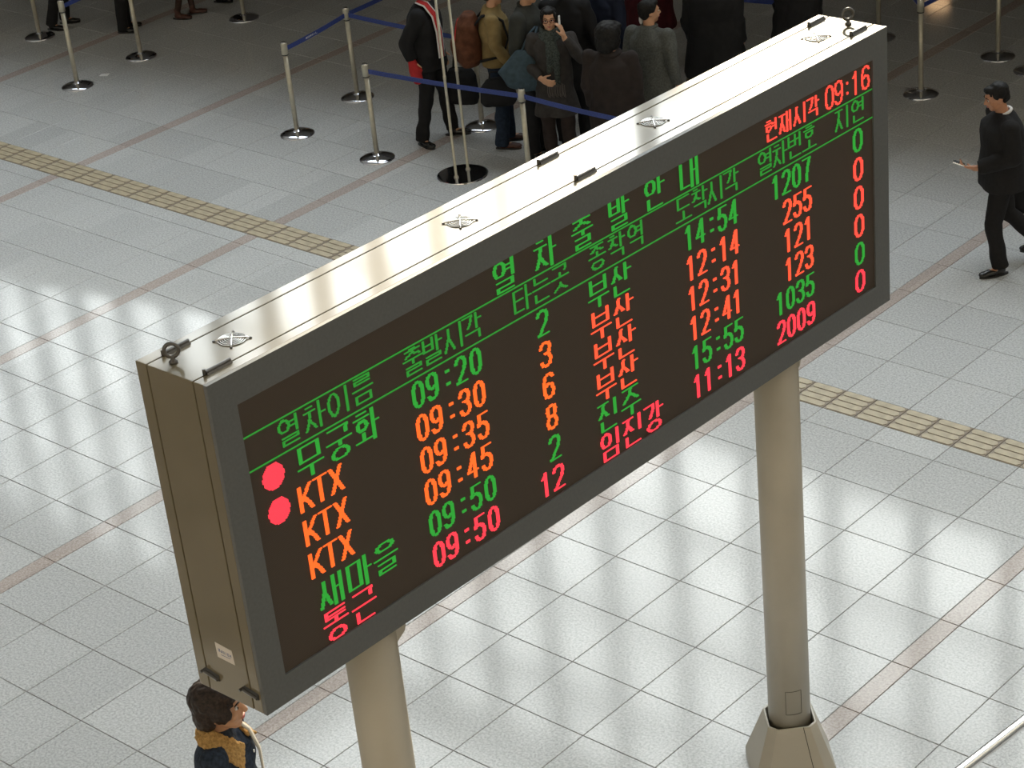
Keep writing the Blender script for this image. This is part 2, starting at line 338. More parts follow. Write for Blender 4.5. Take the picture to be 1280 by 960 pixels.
SY = {'열': ('o', 'yeo', 'l'), '차': ('c', 'a'), '이': ('o', 'i'), '름': ('l', 'eu', 'm'), '출': ('c', 'U', 'l'), '발': ('b', 'a', 'l'), '시': ('s', 'i'), '각': ('g', 'a', 'g'), '타': ('t', 'a'), '는': ('n', 'eu', 'n'),
      '곳': ('g', 'O', 's'), '종': ('j', 'O', 'ng'), '착': ('c', 'a', 'g'), '역': ('o', 'yeo', 'g'), '도': ('d', 'O'), '번': ('b', 'eo', 'n'), '호': ('h', 'O'), '지': ('j', 'i'), '연': ('o', 'yeo', 'n'), '무': ('m', 'U'), '궁': ('g', 'U', 'ng'),
      '화': ('h', 'wa'), '새': ('s', 'ae'), '마': ('m', 'a'), '을': ('o', 'eu', 'l'), '통': ('t', 'O', 'ng'), '근': ('g', 'eu', 'n'), '부': ('b', 'U'), '산': ('s', 'a', 'n'), '진': ('j', 'i', 'n'), '주': ('j', 'U'), '임': ('o', 'i', 'm'), '강': ('g', 'a', 'ng'),
      '안': ('o', 'a', 'n'), '내': ('n', 'ae'), '현': ('h', 'yeo', 'n'), '재': ('j', 'ae')}
DG = {'0': [[(0.5, 0), (0.85, 0.1), (1, 0.3), (1, 0.7), (0.85, 0.9), (0.5, 1), (0.15, 0.9), (0, 0.7), (0, 0.3), (0.15, 0.1), (0.5, 0)]],
      '1': [[(0.12, 0.2), (0.5, 0), (0.5, 1)]], '2': [[(0, 0.25), (0.1, 0.08), (0.5, 0), (0.9, 0.08), (1, 0.27), (0.85, 0.5), (0.1, 0.93), (0, 1), (1, 1)]],
      '3': [[(0, 0.2), (0.12, 0.05), (0.5, 0), (0.9, 0.07), (1, 0.24), (0.88, 0.42), (0.4, 0.47)], [(0.5, 0.46), (0.9, 0.54), (1, 0.74), (0.88, 0.93), (0.5, 1), (0.1, 0.94), (0, 0.78)]],
      '4': [[(0.72, 1), (0.72, 0), (0, 0.7), (1, 0.7)]], '5': [[(0.95, 0), (0.1, 0), (0.05, 0.42), (0.5, 0.36), (0.9, 0.45), (1, 0.68), (0.88, 0.92), (0.5, 1), (0.1, 0.94), (0, 0.8)]],
      '6': [[(0.95, 0.15), (0.8, 0.03), (0.5, 0), (0.15, 0.1), (0, 0.35), (0, 0.72), (0.12, 0.92), (0.5, 1), (0.88, 0.92), (1, 0.7), (0.88, 0.48), (0.5, 0.41), (0.1, 0.5)]],
      '7': [[(0, 0), (1, 0), (0.6, 0.45), (0.5, 1)]], '8': [[(0.5, 0), (0.88, 0.07), (0.95, 0.24), (0.8, 0.42), (0.2, 0.5), (0, 0.72), (0.12, 0.93), (0.5, 1), (0.88, 0.93), (1, 0.72), (0.8, 0.5), (0.2, 0.42), (0.05, 0.24), (0.12, 0.07), (0.5, 0)]],
      '9': [[(0.05, 0.85), (0.2, 0.97), (0.5, 1), (0.85, 0.9), (1, 0.65), (1, 0.28), (0.88, 0.08), (0.5, 0), (0.12, 0.08), (0, 0.3), (0.12, 0.52), (0.5, 0.59), (0.9, 0.5)]],
      'K': [[(0.02, 0), (0.02, 1)], [(0.95, 0), (0.1, 0.6)], [(0.35, 0.45), (1, 1)]], 'T': [[(0, 0), (1, 0)], [(0.5, 0), (0.5, 1)]], 'X': [[(0, 0), (1, 1)], [(1, 0), (0, 1)]]}
def raster(strokes, cx, cy, w, h, pen):
    S = set()
    for s in strokes:
        for (xa, ya), (xb, yb) in zip(s, s[1:]):
            xa_, xb_ = xa * (w - pen), xb * (w - pen); ya_, yb_ = ya * (h - 1), yb * (h - 1)
            n = int(max(abs(xa_ - xb_), abs(ya_ - yb_), 1) * 1.0 + 0.999)
            for k in range(n + 1):
                x = round(xa_ + (xb_ - xa_) * k / n); y = round(ya_ + (yb_ - ya_) * k / n)
                for d in range(pen): S.add((cx + x + d, cy + y))
    return S
def ledmesh(S, mk, name='led_character'):
    bm = bmesh.new(); gx = 0.10 * PX; gz = 0.10 * PZ; done = set()
    for (c, r) in sorted(S):
        if not (0 <= c < NC and 0 <= r < NR): continue
        ya = y0 + c * PX + gx; zb = z1 - (r + 1) * PZ + gz
        box(bm, -0.0105, -0.0045, ya, ya + PX - 2 * gx, zb, zb + PZ - 2 * gz)
    return stuff(obj(name, bm, LED[mk], panel))
def text(s, col, row, pitch, w, h, pen, mk, cw=None):
    S = set(); x = col
    for ch in s:
        if ch == ':':
            for rr in (4, 13):
                for a in range(4):
                    for b in range(2): S.add((round(x) + 4 + a, row + rr + b))
        elif ch in SY: S |= raster(syl(*SY[ch]), round(x), row, w, h, pen)
        elif ch in DG: S |= raster(DG[ch], round(x), row, w, h, pen)
        ledmesh(S, mk); S = set(); x += pitch
title = [('열', 222), ('차', 262), ('출', 300), ('발', 339), ('안', 378), ('내', 417)]
for ch, c in title: text(ch, c, 0, 22, 22, 22, 3, 'g')
text('현재시각', 518, 4, 17.3, 16, 16, 2, 't'); 
S = set(); x = 594
for ch in '09:16':
    if ch == ':':
        for rr in (5, 13):
            for a in range(2):
                for b in range(2): S.add((int(x) + 4 + a, 2 + rr + b))
        x += 11.5
    else: S |= raster(DG[ch], int(x), 2, 11, 19, 2); x += 12.2
    ledmesh(S, 't'); S = set()
for s, c, p in (('열차이름', 27, 20.7), ('출발시각', 134, 18.4), ('타는곳', 238, 19), ('종착역', 315, 21), ('도착시각', 410, 18.6), ('열차번호', 508, 18.3)): text(s, c, 25, p, 18, 18, 2, 'gd')
text('지연', 606, 25, 22, 18, 18, 2, 'gd')
for r in (23, 46): ledmesh({(c, r) for c in range(NC)}, 'gd', 'led_rule')
rows_ = [('무궁화', '09:20', '2', '부산', '14:54', '1207', '0', 'g', 'g'), ('KTX', '09:30', '3', '부산', '12:14', '255', '0', 'o', 'r'), ('KTX', '09:35', '6', '부산', '12:31', '121', '0', 'o', 'r'),
         ('KTX', '09:45', '8', '부산', '12:41', '123', '0', 'o', 'r'), ('새마을', '09:50', '2', '진주', '15:55', '1035', '0', 'g', 'g'), ('통근', '09:50', '12', '임진강', '11:13', '2009', '0', 'p', 'p')]
for i, (a, b, c, d, e, f, g_, k1, k2) in enumerate(rows_):
    r = 49 + 24 * i; H = 19
    if a == 'KTX': text(a, 34, r + 1, 13, 12, H - 1, 3, k1)
    else: text(a, 37, r, 24.5, 22, 22, 3, k1)
    text(b, 138, r, 13.4, 11, H, 3, k1)
    text(c, 258 if len(c) == 1 else 246, r, 12.8, 12, H, 3, k1)
    text(d, 311, r, 24.5, 22, 22, 3, 'r' if k2 == 'r' else k2)
    text(e, 418, r, 13.1, 11, H, 3, k2)
    text(f, {4: 523, 3: 536}[len(f)] if f != '2009' else 523, r, 12.9, 11, H, 3, k2)
    text(g_, 629, r, 13, 13, H, 3, 't' if k2 == 'r' else k2)
for r0 in (49, 73):
    ledmesh({(c, r) for c in range(8, 30) for r in range(r0 - 2, r0 + 20) if (c + .5 - 18) ** 2 + (r + .5 - r0 - 8.3) ** 2 < 8.6 ** 2}, 'p', 'led_dot')
# ---- latches, eye bolts, fan grilles, sticker
def latch(p, along, up, out, ln=0.13):
    p, along, up, out = map(Vector, (p, along, up, out)); bm = bmesh.new()
    tube(bm, [p + up * 0.012, p + up * 0.012 + along * ln], 0.009, 10)
    a = p + up * 0.002; q = [a - out * 0.014, a + out * 0.014]
    vs = []
    for s in (0, 1):
        for dd in (-1, 1):
            for h in (0, 1): vs.append(bm.verts.new(p + along * ln * s + out * 0.016 * dd * (1 - 0.3 * h) + up * (0.0005 + 0.009 * h)))
    for f in ((0, 1, 3, 2), (4, 6, 7, 5), (0, 4, 5, 1), (2, 3, 7, 6), (0, 2, 6, 4), (1, 5, 7, 3)): bm.faces.new([vs[i] for i in f])
    tube(bm, [p - along * 0.006 + up * 0.001, p - along * 0.006 + up * 0.028], 0.007, 8)
    bpart('hinge', bm, MT['dark_steel'])
zt = Z + HH
for yy in (0.072, 2.42, 4.715): latch((-0.086, yy, zt), (0, 1, 0), (0, 0, 1), (1, 0, 0), 0.135)
for yy in (0.10, 2.485, 4.74): latch((-0.379, yy, zt), (0, 1, 0), (0, 0, 1), (1, 0, 0), 0.135)
for xx in (-0.385, -0.125): latch((xx, 0, Z + 0.10), (1, 0, -0.15), (0, -1, 0), (0, 0, 1), 0.09)
def eyebolt(x, y):
    bm = bmesh.new(); c = Vector((x, y, zt + 0.058))
    ax = Vector((0.66, 0.75, 0)).normalized()
    tube(bm, [c + (ax * math.cos(t) + Vector((0, 0, 1)) * math.sin(t)) * 0.030 for t in [2 * PI * k / 28 for k in range(28)]], 0.0085, 10, closed=True)
    lathe(bm, [(0.019, zt), (0.019, zt + 0.008), (0.011, zt + 0.012), (0.010, zt + 0.03)], 16, (x, y))
    bpart('eye_bolt', bm, MT['dark_steel'], smooth=True)
eyebolt(-0.290, 0.075); eyebolt(-0.205, 4.86)
for fy in (0.352, 1.765, 3.19, 4.60):
    x = -0.235
    bm = bmesh.new(); lathe(bm, [(0.060, zt - 0.002), (0.060, zt + 0.0006)], 32, (x, fy)); hole_disc = bpart('fan_grille', bm, MT['groove'])  # flat black disc, the dark of the fan opening put into its colour
    bm = bmesh.new()
    for k in range(6):
        rr = 0.013 + 0.0094 * k; zz = zt + 0.010 - 0.006 * (rr / 0.06) ** 2
        tube(bm, [(x + rr * math.cos(t), fy + rr * math.sin(t), zz) for t in [2 * PI * j / 28 for j in range(28)]], 0.0017, 6, closed=True)
    for a in (PI / 4, 3 * PI / 4):
        dx, dy = math.cos(a), math.sin(a)
        tube(bm, [(x - dx * 0.078, fy - dy * 0.078, zt + 0.002), (x - dx * 0.06, fy - dy * 0.06, zt + 0.008), (x, fy, zt + 0.013), (x + dx * 0.06, fy + dy * 0.06, zt + 0.008), (x + dx * 0.078, fy + dy * 0.078, zt + 0.002)], 0.0034, 8)
    obj('wire_guard', bm, MT['wire'], hole_disc, smooth=True)
    for a in (PI / 4, 3 * PI / 4, 5 * PI / 4, 7 * PI / 4):
        bm = bmesh.new(); lathe(bm, [(0.006, zt), (0.006, zt + 0.005), (0.003, zt + 0.007)], 10, (x + 0.078 * math.cos(a), fy + 0.078 * math.sin(a))); obj('screw', bm, MT['dark_steel'], hole_disc)
bm = bmesh.new(); v = [bm.verts.new(p) for p in ((-0.279, -0.0012, Z + 0.290), (-0.170, -0.0012, Z + 0.283), (-0.163, -0.0012, Z + 0.208), (-0.277, -0.0012, Z + 0.212), (-0.279, 0.0, Z + 0.290), (-0.170, 0.0, Z + 0.283), (-0.163, 0.0, Z + 0.208), (-0.277, 0, Z + 0.212))]
for f in ((0, 1, 2, 3), (7, 6, 5, 4), (0, 4, 5, 1), (1, 5, 6, 2), (2, 6, 7, 3), (3, 7, 4, 0)): bm.faces.new([v[i] for i in f])
st = bpart('sticker', bm, MT['sticker']); st['label'] = 'small white maker label with blue lettering'
bm = bmesh.new()
for (yy, hh, L) in ((0.258, 0.017, 'KODENG'), (0.2315, 0.003, None)):
    if L is None: 
        box(bm, -0.248, -0.188, -0.0016, -0.0012, Z + yy, Z + yy + hh); continue
    for i, ch in enumerate('KdOIEN'):
        x = -0.262 + i * 0.0145; zc = Z + yy - i * 0.001 - 0.012; w = 0.0105
        strokes = {'K': [(0, 0, .25, 1), (.5, .5, 1, 1), (.5, 0, 1, .45), (.25, .38, .55, .62)], 'd': [(0, 0, .25, .6), (.75, 0, 1, 1), (0, 0, 1, .2), (0, .45, 1, .62)], 'O': [(0, 0, .25, .8), (.75, 0, 1, .8), (0, 0, 1, .2), (0, .6, 1, .8)],
                   'I': [(.35, 0, .65, .9)], 'E': [(0, 0, .25, .9), (0, 0, 1, .2), (0, .35, .8, .55), (0, .7, 1, .9)], 'N': [(0, 0, .25, .9), (.75, 0, 1, .9), (.25, .4, .75, .7)]}[ch]
        for a, b, c, d in strokes: box(bm, x + a * w, x + c * w, -0.0016, -0.0012, zc + b * hh, zc + d * hh)
obj('lettering', bm, MT['sticker_ink'], st)
# ---- poles with brackets and tapered bases
for py in (0.838, 4.105):
    bm = bmesh.new(); lathe(bm, [(0.13, 0.30), (0.13, Z + 0.001)], 48, (-0.225, py)); pl = bpart('support_pole', bm, MT['pole'], smooth=False)
    for p in pl.data.polygons: p.use_smooth = len(p.vertices) == 4
    for s in (1,):
        bm = bmesh.new(); a = [(py + s * 0.12, Z), (py + s * 0.30, Z), (py + s * 0.225, Z - 0.22), (py + s * 0.16, Z - 0.26), (py + s * 0.12, Z - 0.26)]
        v = [[bm.verts.new((x, p[0], p[1])) for p in a] for x in (-0.231, -0.219)]
        bm.faces.new(v[0]); bm.faces.new(v[1][::-1])
        for i in range(5): bm.faces.new((v[0][i], v[0][(i + 1) % 5], v[1][(i + 1) % 5], v[1][i]))
        obj('bracket', bm, MT['pole'], pl)
    bm = bmesh.new(); box(bm, -0.395, -0.06, py - 0.24, py + 0.24, Z - 0.012, Z - 0.0005); obj('mounting_plate', bm, MT['pole'], pl)
    def oct_(w, z, ch):   # octagon, wide faces on the diagonals
        c = Vector((-0.225, py)); R_ = []
        for k in range(4):
            a = PI / 4 + k * PI / 2; n_ = Vector((math.cos(a), math.sin(a))); t_ = Vector((-n_.y, n_.x))
            for s in (-1, 1): p = c + n_ * w + t_ * s * w * ch; R_.append((p.x, p.y, z))
        return R_
    lv = [oct_(0.262, 0.0, 0.75), oct_(0.262, 0.09, 0.75), oct_(0.150, 0.44, 0.68), oct_(0.138, 0.44, 0.68), oct_(0.134, 0.34, 0.66)]
    bm = bmesh.new(); V = [[bm.verts.new(p) for p in L] for L in lv]
    for a, b in zip(V, V[1:]):
        for i in range(8): bm.faces.new((a[i], a[(i + 1) % 8], b[(i + 1) % 8], b[i]))
    bm.faces.new(V[0][::-1]); bs = bpart('pole_base', bm, MT['pole'], bevel=0.003)
    # seams: split line on the skirt and access hatch on the pole
    bm = bmesh.new()
    A, B = [Vector(p) for p in (lv[1][6], lv[1][7])], [Vector(p) for p in (lv[2][6], lv[2][7])]
    nrm = (A[1] - A[0]).cross(B[0] - A[0]).normalized()
    if nrm.dot(Vector((1, -1, 0))) < 0: nrm = -nrm
    for f_ in (0.80,):
        p, q = A[0].lerp(A[1], f_), B[0].lerp(B[1], f_); tube(bm, [p + nrm * 0.0006, q + nrm * 0.0006], 0.002, 6)
    obj('seam', bm, MT['groove'], bs)
    bm = bmesh.new(); hz0, hz1 = 0.53, 0.70; th0, th1 = math.radians(-62), math.radians(-18)
    rr = 0.1304; pts = [(th0, hz0), (th0, hz1), (th1, hz1), (th1, hz0)]
    path = []
    for (t_, z_), (t2, z2) in zip(pts, pts[1:] + pts[:1]):
        for k in range(6): path.append((-0.225 + rr * math.cos(t_ + (t2 - t_) * k / 6), py + rr * math.sin(t_ + (t2 - t_) * k / 6), z_ + (z2 - z_) * k / 6))
    tube(bm, path, 0.0012, 5, closed=True); obj('hatch', bm, MT['groove'], pl)
# ------------------------------------------------------------------ queue barriers
def belt_mesh(p, q, sag=0.0, z0_=0.935, z1_=0.985):
    p, q = Vector(p), Vector(q); d = (q - p); L = d.length; d.normalize(); n_ = Vector((-d.y, d.x, 0)) * 0.0015
    bm = bmesh.new(); N = 8; R_ = []
    for i in range(N + 1):
        t = i / N; c = p.lerp(q, t); dz = -sag * 4 * t * (1 - t)
        R_.append([bm.verts.new(c + n_ * s + Vector((0, 0, z + dz))) for s, z in ((-1, z0_), (1, z0_), (1, z1_), (-1, z1_))])
    for a, b in zip(R_, R_[1:]):
        for k in range(4): bm.faces.new((a[k], a[(k + 1) % 4], b[(k + 1) % 4], b[k]))
    bm.faces.new(R_[0][::-1]); bm.faces.new(R_[-1]); return bm
def make_post():
    e = empty('queue_barrier_post')
    bm = bmesh.new(); lathe(bm, [(0.188, 0), (0.19, 0.006), (0.18, 0.016), (0.13, 0.032), (0.06, 0.044), (0.036, 0.05), (0.034, 0.06)], 40); obj('base', bm, MT['chrome'], e, smooth=True)
    bm = bmesh.new(); lathe(bm, [(0.027, 0.05), (0.027, 0.905)], 24); o = obj('pole', bm, MT['steel'], e)
    for p in o.data.polygons: p.use_smooth = len(p.vertices) == 4
    bm = bmesh.new(); lathe(bm, [(0.029, 0.898), (0.029, 0.906), (0.036, 0.908), (0.036, 1.02), (0.033, 1.032), (0.02, 1.036)], 24); o = obj('belt_cassette', bm, MT['steel'], e)
    for p in o.data.polygons: p.use_smooth = len(p.vertices) == 4
    bm = bmesh.new(); lathe(bm, [(0.0305, 0.894), (0.0365, 0.902), (0.0305, 0.909)], 24); obj('collar_ring', bm, MT['black_plastic'], e)
    bm = bmesh.new(); lathe(bm, [(0.030, 1.035), (0.028, 1.041), (0.01, 1.043)], 24); obj('cap', bm, MT['chrome'], e)
    return e
P0 = make_post(); used = [False]
def post(x, y, label):
    if not used[0]: r = P0; used[0] = True
    else:
        r = P0.copy(); COL.objects.link(r)
        for ch in P0.children:
            c = ch.copy(); COL.objects.link(c); c.parent = r
    r.location = (x, y, 0); r.rotation_euler = (0, 0, random.uniform(0, 6)); tag(r, label, 'barrier post', 'chrome queue barrier posts'); return r
def belt(p, q, label, sag=0.01):
    p, q = Vector((*p, 0)), Vector((*q, 0)); d = (q - p).normalized() * 0.037
    bm = belt_mesh(p + d, q - d, sag); return tag(obj('retractable_belt', bm, MT['belt']), label, 'belt', 'blue queue belts')
S1 = (-14.40, 5.52); S2 = (-12.49, 4.58); S3 = (-12.59, 5.64); S5 = (-12.48, 7.23); S6 = (-8.96, 4.78); S7 = (-9.16, 5.91); S8 = (-7.67, 4.71); S9 = (-7.28, 5.93); S10 = (-5.72, 4.93)
S11 = (-3.65, 8.88); S12 = (-3.52, 10.22); S13 = (-2.98, 10.0); S14 = (-5.02, 10.15); S15 = (-5.35, 6.35); S16 = (-6.0, 8.15); S17 = (-4.75, 8.42); S18 = (-4.3, 4.9)
post(*S1, 'queue barrier post at the top left corner, its top cut off by the frame'); post(*S2, 'queue barrier post left of the white paper slip on the floor')
post(*S3, 'queue barrier post beside black trouser legs, top left'); post(*S5, 'queue barrier post furthest back in the top left part')
post(*S6, 'queue barrier post nearest the tactile strip, left end of the blue belt'); post(*S7, 'queue barrier post where the belt turns behind the nearer belt')
post(*S8, 'queue barrier post beside the black tracksuit, left end of the long belt'); post(*S9, 'queue barrier post standing under the brown backpack')
post(*S10, 'queue barrier post in front of the blue shoulder bag, base hidden by the board'); post(*S11, 'queue barrier post right of the board, belt running from its top')
post(*S12, 'queue barrier post far right behind the man in the black suit'); post(*S13, 'queue barrier post at the right edge with only its base in the picture')
post(*S14, 'queue barrier post half hidden behind the upper right corner of the board'); post(*S15, 'queue barrier post hidden among the queue, right of the woman in glasses')
post(*S16, 'queue barrier post behind the large figure in black'); post(*S17, 'queue barrier post behind the board between two black coats'); post(*S18, 'queue barrier post behind the board below the two coats')
b1 = belt(S6, S7, 'short blue belt with a white printed word, between the two left posts')
belt(S7, (-9.3, 7.6), 'blue belt running away from the turning post to the top edge'); belt(S7, S9, 'blue belt passing behind the black tracksuit and brown backpack')
belt(S8, S10, 'long blue belt in front of the tracksuit, jeans and backpack'); belt(S10, S18, 'blue belt dipping behind the bright top of the board')
belt(S2, (-13.0, 7.3), 'blue belt at the top left rising from the post beside the paper slip'); belt(S9, S15, 'blue belt seen behind the woman with the blue bag')
belt(S16, S17, 'dark blue belt between the two black figures'); belt(S11, S14, 'blue belt from the right hand post down to the board corner'); belt(S11, (-3.55, 11.6), 'blue belt from the right hand post up to the top edge')
# printed word on the belt
bm = bmesh.new(); p, q = Vector((*S6, 0)), Vector((*S7, 0)); d = (q - p).normalized(); nn = Vector((d.y, -d.x, 0)) * 0.0022; c = p.lerp(q, 0.43)
LT = {'K': [(0, 0, .25, 1), (.5, .5, 1, 1), (.5, 0, 1, .45), (.25, .38, .55, .62)], 'O': [(0, 0, .25, 1), (.75, 0, 1, 1), (0, 0, 1, .2), (0, .8, 1, 1)], 'R': [(0, 0, .25, 1), (0, .8, 1, 1), (.75, .5, 1, 1), (0, .42, 1, .6), (.65, 0, .95, .45)],
      'A': [(0, 0, .25, 1), (.75, 0, 1, 1), (0, .8, 1, 1), (0, .35, 1, .52)], 'I': [(.35, 0, .65, 1)], 'L': [(0, 0, .25, 1), (0, 0, 1, .2)]}
for i, ch in enumerate('KORAIL'):
    for a, b_, c_, e_ in LT[ch]:
        x0_, x1_ = (i - 3) * 0.036 + a * 0.027, (i - 3) * 0.036 + c_ * 0.027
        v = [bm.verts.new(c + nn * s + d * x_ + Vector((0, 0, 0.9405 + h * 0.02))) for s in (0.7, 1.0) for x_, h in ((x0_, b_), (x1_, b_), (x1_, e_), (x0_, e_))]
        for f in ((0, 1, 2, 3), (7, 6, 5, 4), (0, 4, 5, 1), (1, 5, 6, 2), (2, 6, 7, 3), (3, 7, 4, 0)): bm.faces.new([v[k] for k in f])
w_ = obj('lettering', bm, MT['white'], b1); w_['label'] = 'white printed word on the belt'
# twin-pole sign stand
st = empty('sign_stand', (-6.55, 4.82, 0)); tag(st, 'tall stand of two thin metal poles on a flat round plate beside the tracksuit', 'stand')
bm = bmesh.new(); lathe(bm, [(0.262, 0), (0.265, 0.004), (0.262, 0.012), (0.25, 0.014)], 48); obj('base_plate', bm, MT['chrome'], st)
dv = Vector((0.012, 0.115)).normalized()
for s in (-1, 1):
    bm = bmesh.new(); c = Vector((-0.01, 0.005)) + Vector((-0.02, 0.11)) * s; lathe(bm, [(0.026, 0.012), (0.022, 0.03), (0.0145, 0.034), (0.0145, 1.06), (0.017, 1.065), (0.017, 1.10), (0.0135, 1.105), (0.0135, 2.3)], 16, (c.x, c.y)); obj('pole', bm, MT['steel'], st, smooth=True)
bm = bmesh.new(); box(bm, -0.03, 0.0, -0.22, 0.23, 2.25, 2.75); obj('sign_board', bm, MT['frame'], st)
# white slip of paper on the floor
bm = bmesh.new(); v = [bm.verts.new(p) for p in ((-0.06, -0.03, 0.001), (0.05, -0.045, 0.002), (0.06, 0.035, 0.006), (-0.045, 0.045, 0.001))]; v2 = [bm.verts.new(x.co + Vector((0, 0, 0.0008))) for x in v]
bm.faces.new(v[::-1]); bm.faces.new(v2)
for i in range(4): bm.faces.new((v[i], v[(i + 1) % 4], v2[(i + 1) % 4], v2[i]))
tag(obj('paper_slip', bm, MT['white'], loc=(-12.5, 4.99, 0)), 'small white slip of paper lying on the grey floor', 'paper').rotation_euler = (0, 0, 0.6)
# handrail, bottom right corner
hr = empty('handrail', (3.44, -1.5, 0)); tag(hr, 'polished metal handrail tube crossing the bottom right corner', 'handrail')
bm = bmesh.new(); tube(bm, [(0.11, 1.35, 0.9), (0.02, 0.35, 0.9), (-0.06, -0.5, 0.9), (-0.2, -2.0, 0.9)], 0.034, 20); obj('rail', bm, MT['wire'], hr, smooth=True)
for yy in (1.25, -1.9):
    bm = bmesh.new(); lathe(bm, [(0.05, 0), (0.05, 0.012), (0.02, 0.014), (0.02, 0.885)], 20, (0.1 if yy > 0 else -0.19, yy)); obj('rail_post', bm, MT['wire'], hr)
# ------------------------------------------------------------------ people
SKIN = mat('skin', (0.50, 0.27, 0.155), 0.5, noise_amt=0.05, noise_scale=25)
SKIN2 = mat('skin_tanned', (0.42, 0.20, 0.11), 0.5, noise_amt=0.05, noise_scale=25)
HAIR = mat('hair_black', (0.008, 0.007, 0.006), 0.6, noise_amt=0.5, noise_scale=60, spec=0.2)
HAIRB = mat('hair_brown', (0.020, 0.011, 0.007), 0.5, noise_amt=0.6, noise_scale=70, spec=0.3)
EYEW = mat('eye_white', (0.6, 0.58, 0.55), 0.3); EYEB = mat('eye_dark', (0.01, 0.008, 0.006), 0.2); LIP = mat('lip', (0.38, 0.12, 0.10), 0.5)
def cloth(name, c, n=0.12, s=14.0, r=0.85, b=0.25): return mat(name, c, r, noise_amt=n, noise_scale=s, bump=b, spec=0.2)
BLK = cloth('cloth_black', (0.013, 0.013, 0.014)); SUIT = cloth('suit_black', (0.014, 0.013, 0.013), 0.1, 40); DKG = cloth('cloth_olive_grey', (0.035, 0.036, 0.032)); BRN = cloth('cloth_dark_brown', (0.026, 0.020, 0.018))
GRY = cloth('coat_grey', (0.085, 0.088, 0.080), 0.2, 60); TAN = cloth('jacket_tan', (0.22, 0.155, 0.065), 0.15, 10); JEAN = cloth('jeans_blue', (0.016, 0.026, 0.045), 0.2, 30); MAR = cloth('coat_maroon', (0.055, 0.008, 0.012))
BEI = cloth('trousers_beige', (0.20, 0.185, 0.16)); NAVY = cloth('coat_navy', (0.012, 0.016, 0.032)); DEN = cloth('denim_dark', (0.022, 0.030, 0.046), 0.35, 45, b=0.4); FLC = cloth('fleece_tan', (0.42, 0.25, 0.09), 0.25, 70, b=0.9)
WHT = cloth('cloth_white', (0.62, 0.60, 0.58), 0.05); SHOE = mat('shoe_black', (0.012, 0.011, 0.010), 0.25); RED = cloth('cloth_red', (0.42, 0.03, 0.03)); SCG = cloth('scarf_grey', (0.05, 0.06, 0.055), 0.5, 60); SHIRT = cloth('shirt_grey', (0.10, 0.09, 0.10))
TOTE = cloth('bag_blue', (0.045, 0.070, 0.088), 0.15, 20); PACK = cloth('backpack_brown', (0.095, 0.036, 0.018), 0.3, 12); CREAM = cloth('strap_cream', (0.45, 0.42, 0.36), 0.05)
TIGHT = cloth('tights_dark', (0.03, 0.022, 0.020)); BSHOE = mat('shoe_brown', (0.06, 0.02, 0.012), 0.35); METAL = MT['wire']
def add_hand(bm, w, d, n, side, curl=0.5, s=1.0, spread=0.25):
    """w wrist, d finger direction, n palm normal (fingers curl towards it), side: thumb side"""
    d = d.normalized(); n = (n - d * n.dot(d)).normalized(); t = d.cross(n).normalized() * side
    R_ = Matrix((t, n, d)).transposed()
    ell(bm, w + d * 0.045 * s, (0.040 * s, 0.016 * s, 0.052 * s), R_.to_quaternion(), 14, 10)
    limb(bm, [w - d * 0.03 * s, w + d * 0.02 * s], [0.026 * s, 0.026 * s])
    for i, ln in enumerate((0.88, 1.0, 0.94, 0.74)):
        b = w + d * 0.088 * s + t * (0.030 - 0.020 * i) * s; dd = (d + t * spread * (0.12 - 0.08 * i)).normalized(); P = [b]; a = curl * 0.55
        for k, L in enumerate((0.040, 0.026, 0.020)):
            dd = (dd * math.cos(a) + n * math.sin(a)).normalized(); P.append(P[-1] + dd * L * ln * s); a = curl * 0.8
        limb(bm, P, [0.0092 * s, 0.0088 * s, 0.0082 * s, 0.0072 * s], 8)
    b = w + d * 0.025 * s + t * 0.026 * s; dd = (d * 0.75 + t * 0.75 + n * 0.35 * curl).normalized()
    P = [b, b + dd * 0.036 * s]; dd = (dd + d * 0.45 + n * 0.5 * curl).normalized(); P.append(P[-1] + dd * 0.028 * s); P.append(P[-1] + dd * 0.020 * s)
    limb(bm, P, [0.014 * s, 0.0115 * s, 0.010 * s, 0.0085 * s], 8)
def V(*a): return Vector(a)
